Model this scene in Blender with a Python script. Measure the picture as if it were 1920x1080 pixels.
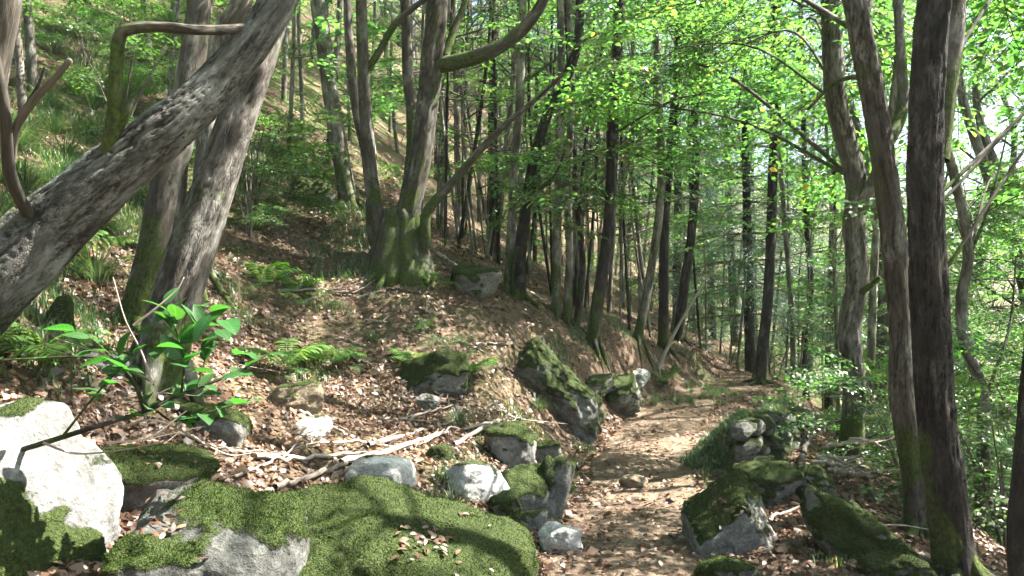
import bpy, math, random
import numpy as np
from mathutils import Vector, Matrix

# ------------------------------------------------------------------ camera, sky, sun, exposure
scene = bpy.context.scene
for o in list(bpy.data.objects):
    bpy.data.objects.remove(o)
COL = scene.collection
CAM_Z = 1.6
FPX = 1507.0                      # focal length in pixels of a 1920 wide frame
cam_d = bpy.data.cameras.new('camera'); cam = bpy.data.objects.new('camera', cam_d); COL.objects.link(cam)
cam.location = (0, 0, CAM_Z); cam.rotation_euler = (math.radians(90), 0, 0)
cam_d.sensor_width = 36; cam_d.lens = FPX / 1920 * 36; cam_d.clip_start = 0.05; cam_d.clip_end = 3000
scene.camera = cam

SUN_EL, SUN_AZ = 52.0, 76.0       # azimuth clockwise from +Y (the view direction)
sd = Vector((math.sin(math.radians(SUN_AZ)) * math.cos(math.radians(SUN_EL)),
             math.cos(math.radians(SUN_AZ)) * math.cos(math.radians(SUN_EL)), math.sin(math.radians(SUN_EL))))
world = bpy.data.worlds.new('World'); scene.world = world; world.use_nodes = True
wn = world.node_tree; bg = wn.nodes['Background']
sky = wn.nodes.new('ShaderNodeTexSky'); sky.sky_type = 'NISHITA'; sky.sun_disc = False
sky.sun_elevation = math.radians(SUN_EL); sky.sun_rotation = math.radians(SUN_AZ)
sky.air_density = 1.0; sky.dust_density = 2.5; sky.ozone_density = 1.0
wn.links.new(sky.outputs[0], bg.inputs[0]); bg.inputs[1].default_value = 0.052
sun_d = bpy.data.lights.new('sun', 'SUN'); sun_d.energy = 4.7; sun_d.angle = math.radians(0.55); sun_d.color = (1, 0.95, 0.86)
sun = bpy.data.objects.new('sun', sun_d); COL.objects.link(sun)
sun.rotation_euler = sd.to_track_quat('Z', 'Y').to_euler()
vs = scene.view_settings
vs.view_transform = 'Standard'; vs.look = 'None'; vs.gamma = 1; vs.use_curve_mapping = False; vs.exposure = 3.1
cy = scene.cycles
cy.max_bounces = 5; cy.diffuse_bounces = 3; cy.glossy_bounces = 1; cy.transmission_bounces = 4; cy.transparent_max_bounces = 2
cy.caustics_reflective = False; cy.caustics_refractive = False; cy.sample_clamp_indirect = 6
cy.use_adaptive_sampling = True; cy.adaptive_threshold = 0.05

rng = np.random.default_rng(7)
random.seed(7)

# ------------------------------------------------------------------ noise, pixel to point
def P(px, py, d):
    return np.array([(px - 960) / FPX * d, d, CAM_Z - (py - 540) / FPX * d])

def _hash(ix, iy, iz):
    h = (ix.astype(np.int64) * 374761393 + iy.astype(np.int64) * 668265263 + iz.astype(np.int64) * 2147483647 + 974711) & 0xFFFFFFFF
    h = ((h ^ (h >> 13)) * 1274126177) & 0xFFFFFFFF
    h = h ^ (h >> 16)
    return (h & 0xFFFF) / 65535.0

def vnoise(p):
    p = np.asarray(p, float); i = np.floor(p).astype(np.int64); f = p - i; f = f * f * (3 - 2 * f)
    r = 0
    for dx in (0, 1):
        for dy in (0, 1):
            for dz in (0, 1):
                w = (f[:, 0] if dx else 1 - f[:, 0]) * (f[:, 1] if dy else 1 - f[:, 1]) * (f[:, 2] if dz else 1 - f[:, 2])
                r = r + w * _hash(i[:, 0] + dx, i[:, 1] + dy, i[:, 2] + dz)
    return r * 2 - 1

def fbm(p, octv=4, gain=0.5):
    p = np.asarray(p, float); a, s, t = 1.0, 0, 0
    for k in range(octv):
        s = s + a * vnoise(p * (2.03 ** k) + 17.3 * k); t += a; a *= gain
    return s / t

def sstep(a, b, x):
    t = np.clip((x - a) / (b - a), 0, 1); return t * t * (3 - 2 * t)

# ------------------------------------------------------------------ terrain function
CTRL = [P(*a) for a in [
    (350, 1000, 3.4), (500, 930, 4.3), (700, 910, 4.8), (850, 915, 5.2), (930, 900, 5.7), (760, 850, 5.5), (650, 750, 6.3),
    (850, 750, 7.0), (1000, 815, 7.0), (1040, 800, 7.8), (1110, 775, 8.6), (1200, 745, 9.8), (1260, 715, 11.2),
    (950, 620, 8.5), (1050, 640, 9.5), (1110, 650, 10.2), (1230, 680, 11.4), (1300, 685, 13),
    (990, 560, 10), (880, 560, 9), (760, 490, 9), (600, 560, 8.2), (450, 500, 8), (650, 400, 10.5), (560, 340, 11.5),
    (480, 250, 13), (300, 450, 7.5), (150, 300, 9), (80, 100, 12), (300, 100, 14), (100, 550, 5.5), (30, 620, 4.5),
    (280, 700, 4.9), (400, 780, 4.9), (560, 650, 7), (850, 450, 13), (1000, 520, 14), (1100, 560, 14), (1200, 600, 15),
    (1350, 680, 17), (900, 420, 18), (900, 230, 28), (1200, 540, 28), (1330, 640, 22), (1500, 680, 20), (1500, 640, 40),
    (1550, 850, 7.3), (1480, 870, 7.0), (1650, 900, 6.6)]]
CTRL += [np.array(a, float) for a in [
    (0.1, 0, 0), (0.2, 2, 0), (-1.0, 1.0, .25), (-0.5, 3.0, .3), (-1.4, 2.4, .5), (-2.6, 1.5, 1.1), (-4, 0, 2.2), (-5, 3, 3.2), (-8, 5, 5.0), (-15, 5, 9), (-15, 15, 11),
    (-20, 40, 27), (0, 45, 17), (-8, 25, 12), (-30, 0, 16), (-40, 60, 26), (0, 90, 34), (-4, -8, 2.2), (1, -8, 0), (-20, -30, 11), (6, -10, -2), (20, -25, -9),
    (0.6, 4.5, 0), (1.0, 6, 0), (1.2, 7.1, 0), (1.7, 9.3, 0.02), (3.2, 12.3, 0.03), (4.2, 13.6, .03), (1.6, 3.0, .02), (1.8, 4.4, .08), (2.4, 4.4, .0), (2.9, 5.2, -.1),
    (2.9, 7.6, .02), (3.6, 9.5, -.1), (3.5, 7, -.25), (3.4, 3.0, -.5), (6, 8, -2.0), (6, 4, -2.2), (6, 0, -2.2), (6.5, 13, -1.2), (10, 8, -4.5), (10, 20, -3.5),
    (20, 10, -9), (20, 30, -7), (5, 18, -.3), (10, 35, -2), (40, 20, -14), (40, 60, -8), (80, 30, -4), (80, 90, 4), (120, 0, 8), (30, -40, -12), (60, 150, 8), (-60, 150, 30),
    (150, 150, 20), (-150, 150, 50), (-150, -50, 50), (150, -100, 14), (0, -60, -1)]]
CTRL = np.array(CTRL)
def _phi(r): return np.sqrt(r * r + 0.25)
_n = len(CTRL); _A = np.zeros((_n + 3, _n + 3))
_d = np.linalg.norm(CTRL[:, None, :2] - CTRL[None, :, :2], axis=2)
_A[:_n, :_n] = _phi(_d) - 0.03 * np.eye(_n) * 0 + np.eye(_n) * -0.03
_A[:_n, _n] = 1; _A[:_n, _n + 1:] = CTRL[:, :2]; _A[_n, :_n] = 1; _A[_n + 1:, :_n] = CTRL[:, :2].T
_W = np.linalg.solve(_A, np.concatenate([CTRL[:, 2], [0, 0, 0]]))

PATH = np.array([(0.1, -6), (0.1, 0), (0.35, 3), (0.62, 4.5), (0.95, 6), (1.18, 7.2), (1.6, 9.0), (2.3, 10.8), (3.2, 12.3), (3.9, 13.3), (4.2, 14.4)], float)
WALL = np.array([(1.82, 6.6), (2.2, 7.25), (2.62, 8.05), (3.05, 9.0), (3.65, 10.2), (4.4, 11.3)], float)
def seg_dist(x, y, L):
    best = np.full(x.shape, 1e9); side = np.zeros(x.shape); par = np.zeros(x.shape); acc = 0.0
    for a, b in zip(L[:-1], L[1:]):
        ab = b - a; l2 = ab @ ab; ln = math.sqrt(l2)
        t = np.clip(((x - a[0]) * ab[0] + (y - a[1]) * ab[1]) / l2, 0, 1)
        dx = x - (a[0] + t * ab[0]); dy = y - (a[1] + t * ab[1]); d = np.hypot(dx, dy)
        m = d < best
        best = np.where(m, d, best); side = np.where(m, (ab[0] * (y - a[1]) - ab[1] * (x - a[0])) / ln, side); par = np.where(m, acc + t * ln, par)
        acc += ln
    return best, side, par

def ground(x, y, fine=True):
    x = np.atleast_1d(np.asarray(x, float)); y = np.atleast_1d(np.asarray(y, float))
    z = np.zeros(x.shape)
    for k in range(0, len(x), 20000):
        s = slice(k, k + 20000)
        r = np.hypot(x[s, None] - CTRL[None, :, 0], y[s, None] - CTRL[None, :, 1])
        z[s] = _phi(r) @ _W[:_n] + _W[_n] + _W[_n + 1] * x[s] + _W[_n + 2] * y[s]
    pd, ps, pp = seg_dist(x, y, PATH)
    wob = 0.12 * vnoise(np.stack([x * 0.9, y * 0.9, x * 0 + 3], 1))
    k = sstep(1.0, 0.45, pd + wob)
    z = z * (1 - k) + 0.02 * k
    # grassy parapet above the dry stone wall: level shelf on the path side, drop on the far side
    wd, ws, wp = seg_dist(x, y, WALL)
    along = sstep(-0.0, 0.35, wp) * sstep(6.2, 5.0, wp)
    hump = np.where(ws > 0, sstep(0.60, 0.05, wd + wob * .9), sstep(0.10, 0.02, wd)) * along * (0.40 - 0.035 * wp)
    z = z + hump
    if fine:
        p = np.stack([x, y, x * 0], 1)
        amp = 0.10 * (1 - 0.75 * k) * sstep(0, 3, np.hypot(x, y))
        z = z + amp * fbm(p * 1.1 + 5, 3) + 0.035 * (1 - .4 * k) * fbm(p * 4.3, 3)
        z = z + sstep(25, 70, np.hypot(x, y)) * 3 * fbm(p * 0.06, 3)
    z = np.where(z > 12, 12 + 7 * (1 - np.exp(-np.clip(z - 12, 0, None) / 7)), z)
    return z
def gz(x, y): return float(ground([x], [y])[0])

# ------------------------------------------------------------------ mesh helpers
class MB:
    def __init__(s): s.v, s.q, s.t, s.co, s.cr, s.n = [], [], [], [], [], 0
    def add(s, v, q=None, t=None, co=None, cr=None):
        v = np.asarray(v, float).reshape(-1, 3)
        if q is not None and len(q): s.q.append(np.asarray(q, np.int64) + s.n)
        if t is not None and len(t): s.t.append(np.asarray(t, np.int64) + s.n)
        s.v.append(v); s.cr.append(np.zeros(len(v)) if cr is None else cr); s.co.append(v if co is None else co); s.n += len(v)
    def mesh(s, name, mat, smooth=True, attr=None, extra=None):
        me = bpy.data.meshes.new(name)
        v = np.concatenate(s.v) if s.v else np.zeros((0, 3))
        q = np.concatenate(s.q) if s.q else np.zeros((0, 4), np.int64); t = np.concatenate(s.t) if s.t else np.zeros((0, 3), np.int64)
        me.vertices.add(len(v)); me.vertices.foreach_set('co', v.astype(np.float32).ravel())
        li = np.concatenate([q.ravel(), t.ravel()]).astype(np.int32)
        me.loops.add(len(li)); me.loops.foreach_set('vertex_index', li)
        ls = np.concatenate([np.arange(len(q)) * 4, len(q) * 4 + np.arange(len(t)) * 3]).astype(np.int32)
        me.polygons.add(len(ls)); me.polygons.foreach_set('loop_start', ls)
        if smooth: me.polygons.foreach_set('use_smooth', np.ones(len(ls), bool))
        me.update(calc_edges=True)
        if attr:
            a = me.attributes.new(attr, 'FLOAT_VECTOR', 'POINT'); a.data.foreach_set('vector', np.concatenate(s.co).astype(np.float32).ravel())
        if attr and any(k.any() for k in s.cr): extra = dict(extra or {}, crack=np.concatenate(s.cr))
        for nm, arr in (extra or {}).items():
            a = me.attributes.new(nm, 'FLOAT', 'POINT'); a.data.foreach_set('value', np.asarray(arr, np.float32))
        me.materials.append(mat)
        return me
def link(name, me, parent=None, loc=None):
    o = bpy.data.objects.new(name, me); COL.objects.link(o)
    if parent is not None: o.parent = parent
    if loc is not None: o.location = loc
    return o
def tag(o, label, cat, group=None, kind=None):
    o['label'] = label; o['category'] = cat
    if group: o['group'] = group
    o['kind'] = kind or 'thing'
    return o
def thing(name, label, cat, loc=(0, 0, 0), group=None):
    o = bpy.data.objects.new(name, None); COL.objects.link(o); o.location = loc; o.empty_display_size = .1
    return tag(o, label, cat, group)
def copy_tree(src, parent=None):
    c = src.copy(); COL.objects.link(c); c.parent = parent
    for ch in src.children: copy_tree(ch, c)
    return c

def catmull(pts, n):
    pts = np.asarray(pts, float)
    if len(pts) == 2: return pts[0] + (pts[1] - pts[0]) * np.linspace(0, 1, n)[:, None]
    e = np.concatenate([[2 * pts[0] - pts[1]], pts, [2 * pts[-1] - pts[-2]]])
    u = np.linspace(0, len(pts) - 1 - 1e-6, n); i = u.astype(int); t = (u - i)[:, None]
    a, b, c, d = e[i], e[i + 1], e[i + 2], e[i + 3]
    return .5 * (2 * b + (c - a) * t + (2 * a - 5 * b + 4 * c - d) * t ** 2 + (3 * b - a - 3 * c + d) * t ** 3)

def tube(mb, pts, rad, seg=8, rough=0.0, seed=0, lobes=0.0, cap=True, fl=5, plates=0.0):
    pts = np.asarray(pts, float); n = len(pts); rad = np.broadcast_to(np.asarray(rad, float), (n,))
    T = np.gradient(pts, axis=0); T /= np.linalg.norm(T, axis=1)[:, None] + 1e-9
    ref = np.array([1, 0, 0.]) if abs(T[0, 0]) < .8 else np.array([0, 1., 0])
    U = np.zeros((n, 3)); u = ref - T[0] * (ref @ T[0]); u /= np.linalg.norm(u); U[0] = u
    for i in range(1, n):
        u = u - T[i] * (u @ T[i]); u /= np.linalg.norm(u) + 1e-9; U[i] = u
    V = np.cross(T, U)
    th = np.arange(seg) / seg * 2 * np.pi; c, s_ = np.cos(th), np.sin(th)
    L = np.concatenate([[0], np.cumsum(np.linalg.norm(np.diff(pts, axis=0), axis=1))])
    R = np.repeat(rad[:, None], seg, 1)
    co = np.stack([np.repeat((c * .5)[None], n, 0) * rad.max() * 2, np.repeat((s_ * .5)[None], n, 0) * rad.max() * 2, np.repeat(L[:, None], seg, 1)], 2)
    if rough or lobes:
        cc = np.stack([np.repeat(c[None], n, 0), np.repeat(s_[None], n, 0), np.repeat(L[:, None], seg, 1)], 2).reshape(-1, 3)
        if lobes:
            R = R * (1 + lobes * fbm(cc * np.array([1.3, 1.3, .45]) + seed * 7.1, 2).reshape(n, seg))
        if rough:
            R = R * (1 + rough * fbm(cc * np.array([fl, fl, 5.0]) + seed * 3.7, 3).reshape(n, seg))
    if plates:
        w_ = cc * np.array([5.0, 5.0, 7.0]); w_ = w_ + .8 * np.stack([vnoise(cc * 5), vnoise(cc * 5 + 9), vnoise(cc * 5 + 21)], 1)
        rg = np.minimum(np.abs(vnoise(w_ + 3)), np.abs(vnoise(w_ * 1.7 + 40)) * .8)
        crk = sstep(.13, .0, rg) * sstep(-.45, .05, fbm(cc * 2 + 31, 2)); R = R - plates * crk.reshape(n, seg) + plates * .3 * fbm(cc * np.array([7, 7, 14.]) + 8, 3).reshape(n, seg)
    v = pts[:, None, :] + R[:, :, None] * (c[None, :, None] * U[:, None, :] + s_[None, :, None] * V[:, None, :])
    i = np.arange(n - 1)[:, None] * seg; j = np.arange(seg)[None]; j2 = (j + 1) % seg
    q = np.stack([i + j, i + j2, i + seg + j2, i + seg + j], 2).reshape(-1, 4)
    v = v.reshape(-1, 3); co = co.reshape(-1, 3); t = None
    if cap:
        v = np.concatenate([v, [pts[-1] + T[-1] * rad[-1] * .5]]); co = np.concatenate([co, [[0, 0, L[-1]]]])
        k = (n - 1) * seg; t = np.stack([k + j[0], k + j2[0], np.full(seg, n * seg)], 1)
    mb.add(v, q, t, co, None if not plates else np.concatenate([crk, [0]]) if cap else crk)

# ------------------------------------------------------------------ materials
def mat_new(name):
    m = bpy.data.materials.new(name); m.use_nodes = True; m.node_tree.nodes.clear()
    return m, m.node_tree.nodes, m.node_tree.links
def N(nodes, t, **kw):
    n = nodes.new(t)
    for k, v in kw.items():
        if k.startswith('i_'): n.inputs[k[2:].replace('_', ' ')].default_value = v
        else: setattr(n, k, v)
    return n
def ramp(nodes, links, fac, stops, interp='LINEAR'):
    r = nodes.new('ShaderNodeValToRGB'); r.color_ramp.interpolation = interp
    el = r.color_ramp.elements
    while len(el) < len(stops): el.new(.5)
    for e, (p, c) in zip(el, stops): e.position = p; e.color = (*c, 1) if len(c) == 3 else c
    links.new(fac, r.inputs[0]); return r.outputs[0]
def mixc(nodes, links, fac, a, b, mode='MIX'):
    m = nodes.new('ShaderNodeMix'); m.data_type = 'RGBA'; m.blend_type = mode
    for s, v in ((m.inputs[0], fac), (m.inputs[6], a), (m.inputs[7], b)):
        if isinstance(v, (int, float)): s.default_value = v
        elif isinstance(v, tuple): s.default_value = (*v, 1)
        else: links.new(v, s)
    return m.outputs[2]
def mathn(nodes, links, op, a, b=0.0, clamp=False):
    m = nodes.new('ShaderNodeMath'); m.operation = op; m.use_clamp = clamp
    for s, v in ((m.inputs[0], a), (m.inputs[1], b)):
        if isinstance(v, (int, float)): s.default_value = v
        else: links.new(v, s)
    return m.outputs[0]
def noise(nodes, links, vec, scale, detail=4, rough=.55, dist=0):
    n = N(nodes, 'ShaderNodeTexNoise'); n.inputs['Scale'].default_value = scale; n.inputs['Detail'].default_value = detail
    n.inputs['Roughness'].default_value = rough; n.inputs['Distortion'].default_value = dist
    if vec is not None: links.new(vec, n.inputs['Vector'])
    return n.outputs[0]
def mapping(nodes, links, vec, scale):
    m = nodes.new('ShaderNodeMapping'); m.inputs['Scale'].default_value = scale; links.new(vec, m.inputs[0]); return m.outputs[0]
def finish(nodes, links, color, rough=.9, height=None, dist=.01, strength=.8, spec=.3):
    b = nodes.new('ShaderNodeBsdfPrincipled'); o = nodes.new('ShaderNodeOutputMaterial')
    links.new(color, b.inputs['Base Color']); b.inputs['Specular IOR Level'].default_value = spec
    if isinstance(rough, (int, float)): b.inputs['Roughness'].default_value = rough
    else: links.new(rough, b.inputs['Roughness'])
    if height is not None:
        bp = nodes.new('ShaderNodeBump'); bp.inputs['Strength'].default_value = strength; bp.inputs['Distance'].default_value = dist
        links.new(height, bp.inputs['Height']); links.new(bp.outputs[0], b.inputs['Normal'])
    links.new(b.outputs[0], o.inputs[0])

def bark_mat(name, dark, mid, pale, pale_amt, moss_amt=.3, plate=9.0, stretch=.28, bump=.012):
    m, n, l = mat_new(name)
    at = N(n, 'ShaderNodeAttribute', attribute_name='bark_co').outputs['Vector']
    oi = N(n, 'ShaderNodeObjectInfo').outputs['Random']
    add = N(n, 'ShaderNodeVectorMath', operation='ADD'); cmb = N(n, 'ShaderNodeCombineXYZ')
    l.new(mathn(n, l, 'MULTIPLY', oi, 37.0), cmb.inputs[2]); l.new(at, add.inputs[0]); l.new(cmb.outputs[0], add.inputs[1]); vec = add.outputs[0]
    st = mapping(n, l, vec, (1, 1, stretch))
    dn = noise(n, l, st, plate * 2, 5, .65, .6)
    vo = N(n, 'ShaderNodeTexVoronoi', feature='DISTANCE_TO_EDGE'); vo.inputs['Scale'].default_value = plate * 3.2
    wv = N(n, 'ShaderNodeVectorMath', operation='ADD'); sc = N(n, 'ShaderNodeVectorMath', operation='SCALE'); sc.inputs['Scale'].default_value = .3
    ncol = N(n, 'ShaderNodeTexNoise'); ncol.inputs['Scale'].default_value = 14; l.new(st, ncol.inputs['Vector']); l.new(ncol.outputs[1], sc.inputs[0])
    l.new(st, wv.inputs[0]); l.new(sc.outputs[0], wv.inputs[1]); l.new(wv.outputs[0], vo.inputs['Vector'])
    brk = ramp(n, l, noise(n, l, vec, 6, 5, .7), [(.36, (.12, .12, .12)), (.6, (0, 0, 0))])
    crack = ramp(n, l, mathn(n, l, 'ADD', vo.outputs[0], brk), [(0, (0, 0, 0)), (.06, (.8, .8, .8)), (.2, (1, 1, 1))])
    base = ramp(n, l, dn, [(.3, dark), (.62, mid)])
    lich = noise(n, l, mapping(n, l, vec, (1, 1, .6)), 5.5, 8, .72)
    lm = ramp(n, l, lich, [(.58 - pale_amt * .3, (0, 0, 0)), (.76 - pale_amt * .3, (1, 1, 1))])
    c = mixc(n, l, lm, base, pale)
    c = mixc(n, l, mathn(n, l, 'MULTIPLY', mathn(n, l, 'SUBTRACT', 1.0, crack), .8), c, tuple(x * .45 for x in dark))
    c = mixc(n, l, mathn(n, l, 'MULTIPLY', N(n, 'ShaderNodeAttribute', attribute_name='crack').outputs['Fac'], .85), c, tuple(x * .35 for x in dark))
    big = noise(n, l, vec, 2.2, 5, .6)
    hz = N(n, 'ShaderNodeSeparateXYZ'); l.new(at, hz.inputs[0])
    mh = mathn(n, l, 'MULTIPLY', mathn(n, l, 'SUBTRACT', 1.3, hz.outputs[2], True), .22)
    mm = ramp(n, l, mathn(n, l, 'ADD', big, mathn(n, l, 'ADD', mh, moss_amt * .22 - .08)), [(.58, (0, 0, 0)), (.68, (.9, .9, .9))])
    mc = ramp(n, l, noise(n, l, vec, 40, 3), [(.3, (.018, .03, .006)), (.7, (.075, .11, .02))])
    c = mixc(n, l, mm, c, mc)
    h = mathn(n, l, 'ADD', mathn(n, l, 'MULTIPLY', crack, .6), mathn(n, l, 'MULTIPLY', dn, 1.0))
    finish(n, l, c, .92, h, bump, .9, .15)
    return m
M = {}
M['bark_lichen'] = bark_mat('bark_lichen', (.045, .041, .036), (.115, .11, .10), (.235, .24, .22), .42, .25, 8.0, .6, .02)
M['bark_grey'] = bark_mat('bark_grey', (.035, .03, .025), (.11, .098, .085), (.26, .25, .225), .36, .2, 7.0, .3, .012)
M['bark_dark'] = bark_mat('bark_dark', (.012, .0105, .009), (.038, .033, .028), (.11, .105, .094), .2, .1, 9.0, .38, .02)
M['bark_pole'] = bark_mat('bark_pole', (.045, .037, .03), (.13, .112, .095), (.33, .31, .275), .42, .2, 6.0, .22, .006)
M['bark_stool'] = bark_mat('bark_stool', (.03, .025, .02), (.095, .082, .068), (.22, .215, .19), .28, .35, 8.0, .22, .012)

M['bark_limb'] = bark_mat('bark_limb', (.03, .025, .02), (.09, .078, .065), (.2, .19, .17), .2, .0, 7.0, .2, .004)

def dead_mat(name, a, b):
    m, n, l = mat_new(name)
    at = N(n, 'ShaderNodeAttribute', attribute_name='bark_co').outputs['Vector']
    oi = N(n, 'ShaderNodeObjectInfo').outputs['Random']
    f = noise(n, l, mapping(n, l, at, (1, 1, .12)), 60, 4, .6)
    c = ramp(n, l, mathn(n, l, 'ADD', f, mathn(n, l, 'MULTIPLY', mathn(n, l, 'SUBTRACT', oi, .5), .3)), [(.25, a), (.75, b)])
    finish(n, l, c, .9, f, .004, .7, .2); return m
M['dead_wood'] = dead_mat('dead_wood', (.16, .125, .1), (.46, .40, .34))
M['dark_wood'] = dead_mat('dark_wood', (.022, .019, .016), (.075, .066, .056))
M['twig'] = dead_mat('twig', (.045, .036, .028), (.13, .11, .09))

def leaf_mat(name, stops, trans=(1.25, 1.35, .55), tf=.5, gloss=.06, rough=.45, mottle=False):
    m, n, l = mat_new(name)
    r = N(n, 'ShaderNodeNewGeometry').outputs['Random Per Island']
    oi = N(n, 'ShaderNodeObjectInfo').outputs['Random']
    c = ramp(n, l, r, stops)
    hs = N(n, 'ShaderNodeHueSaturation'); l.new(c, hs.inputs['Color'])
    l.new(mathn(n, l, 'ADD', .82, mathn(n, l, 'MULTIPLY', oi, .36)), hs.inputs['Value'])
    l.new(mathn(n, l, 'ADD', .485, mathn(n, l, 'MULTIPLY', oi, .03)), hs.inputs['Hue'])
    c = hs.outputs[0]
    if mottle:
        f = noise(n, l, N(n, 'ShaderNodeNewGeometry').outputs['Position'], 7, 5, .65)
        c = mixc(n, l, 1.0, c, ramp(n, l, f, [(.3, (.55, .6, .5)), (.5, (1, 1, 1)), (.68, (1.7, 1.35, 1.1))]), 'MULTIPLY')
    d = n.new('ShaderNodeBsdfDiffuse'); t = n.new('ShaderNodeBsdfTranslucent'); g = n.new('ShaderNodeBsdfGlossy'); g.inputs['Roughness'].default_value = rough
    l.new(c, d.inputs[0]); l.new(mixc(n, l, 1.0, c, trans, 'MULTIPLY'), t.inputs[0])
    m1 = n.new('ShaderNodeMixShader'); m1.inputs[0].default_value = tf; l.new(d.outputs[0], m1.inputs[1]); l.new(t.outputs[0], m1.inputs[2])
    m2 = n.new('ShaderNodeMixShader'); m2.inputs[0].default_value = gloss; l.new(m1.outputs[0], m2.inputs[1]); l.new(g.outputs[0], m2.inputs[2])
    o = n.new('ShaderNodeOutputMaterial'); l.new(m2.outputs[0], o.inputs[0]); return m
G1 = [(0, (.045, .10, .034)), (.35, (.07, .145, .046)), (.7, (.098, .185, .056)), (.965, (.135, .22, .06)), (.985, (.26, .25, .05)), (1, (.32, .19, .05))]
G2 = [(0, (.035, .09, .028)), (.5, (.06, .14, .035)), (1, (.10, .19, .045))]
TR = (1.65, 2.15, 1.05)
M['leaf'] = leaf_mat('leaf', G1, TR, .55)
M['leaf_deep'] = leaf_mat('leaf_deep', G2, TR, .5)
M['leaf_sapling'] = leaf_mat('leaf_sapling', [(0, (.02, .075, .022)), (1, (.05, .14, .04))], (1.6, 2.0, .8), .45, .035, .45)
def veined(m):
    n, l = m.node_tree.nodes, m.node_tree.links; tc = N(n, 'ShaderNodeTexCoord').outputs['Object']; sx = N(n, 'ShaderNodeSeparateXYZ'); l.new(tc, sx.inputs[0])
    ab = mathn(n, l, 'ABSOLUTE', sx.outputs[0]); rib = ramp(n, l, ab, [(0, (1.6, 1.45, 1.3)), (.025, (1, 1, 1))])
    wv = mathn(n, l, 'SINE', mathn(n, l, 'MULTIPLY', mathn(n, l, 'SUBTRACT', sx.outputs[1], mathn(n, l, 'MULTIPLY', ab, .7)), 52.0)); vein = ramp(n, l, wv, [(.0, (.82, .85, .8)), (.9, (1, 1, 1)), (1, (1.2, 1.15, 1.1))])
    sp = ramp(n, l, noise(n, l, tc, 5, 4, .7), [(.3, (1.5, .8, .5)), (.36, (.8, .85, .8)), (.7, (1.15, 1.1, 1))])
    for nd in [x for x in n if x.bl_idname in ('ShaderNodeBsdfDiffuse', 'ShaderNodeBsdfTranslucent')]:
        src = nd.inputs[0].links[0].from_socket; c = mixc(n, l, 1.0, mixc(n, l, 1.0, mixc(n, l, 1.0, src, rib, 'MULTIPLY'), vein, 'MULTIPLY'), sp, 'MULTIPLY'); l.new(c, nd.inputs[0])
veined(M['leaf_sapling'])
M['needle'] = leaf_mat('needle', [(0, (.03, .075, .05)), (.6, (.055, .12, .08)), (1, (.10, .18, .115))], (1.5, 1.7, 1.2), .4)
M['fern'] = leaf_mat('fern', [(0, (.07, .17, .03)), (.8, (.12, .22, .045)), (1, (.2, .24, .05))], (1.5, 1.7, .7), .5)
M['grass'] = leaf_mat('grass', [(0, (.03, .085, .03)), (.6, (.06, .12, .042)), (.85, (.13, .165, .07)), (1, (.3, .27, .14))], (1.3, 1.4, .8), .4, .05)
M['moss'] = leaf_mat('moss', [(0, (.010, .024, .004)), (.6, (.026, .052, .008)), (.9, (.052, .082, .014)), (1, (.10, .085, .03))], (1.1, 1.2, .6), .25, .0, mottle=True)
M['litter'] = leaf_mat('litter', [(0, (.035, .018, .011)), (.3, (.085, .043, .024)), (.6, (.13, .068, .036)), (.87, (.19, .11, .062)), (1, (.30, .205, .125))], (1.1, .95, .7), .22, .06, .5)
M['leaf_yellow'] = leaf_mat('leaf_yellow', [(0, (.5, .4, .06)), (1, (.5, .38, .05))], (1.1, 1, .6), .3)

def ground_mat():
    m, n, l = mat_new('ground')
    geo = N(n, 'ShaderNodeNewGeometry'); pos = geo.outputs['Position']
    at = N(n, 'ShaderNodeAttribute', attribute_name='path').outputs['Fac']
    gr = N(n, 'ShaderNodeAttribute', attribute_name='green').outputs['Fac']
    n1 = noise(n, l, pos, 3.0, 6, .62); n2 = noise(n, l, pos, 26, 5, .68); n3 = noise(n, l, pos, 140, 3, .6)
    soil = ramp(n, l, n2, [(.3, (.05, .034, .024)), (.5, (.12, .08, .056)), (.72, (.22, .155, .11))])
    dirt = ramp(n, l, n2, [(.3, (.085, .062, .043)), (.52, (.175, .13, .093)), (.75, (.29, .23, .17))])
    c = mixc(n, l, mathn(n, l, 'MULTIPLY', at, ramp(n, l, n1, [(.38, (.15, .15, .15)), (.6, (1, 1, 1))])), soil, dirt)
    gc = ramp(n, l, n2, [(.3, (.03, .05, .014)), (.7, (.085, .11, .03))])
    c = mixc(n, l, mathn(n, l, 'MULTIPLY', gr, ramp(n, l, n1, [(.42, (0, 0, 0)), (.56, (1, 1, 1))])), c, gc)
    h = mathn(n, l, 'ADD', mathn(n, l, 'MULTIPLY', n2, 1.0), mathn(n, l, 'MULTIPLY', n3, .4))
    finish(n, l, c, .95, h, .03, .8, .15); return m
M['ground'] = ground_mat()

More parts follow.
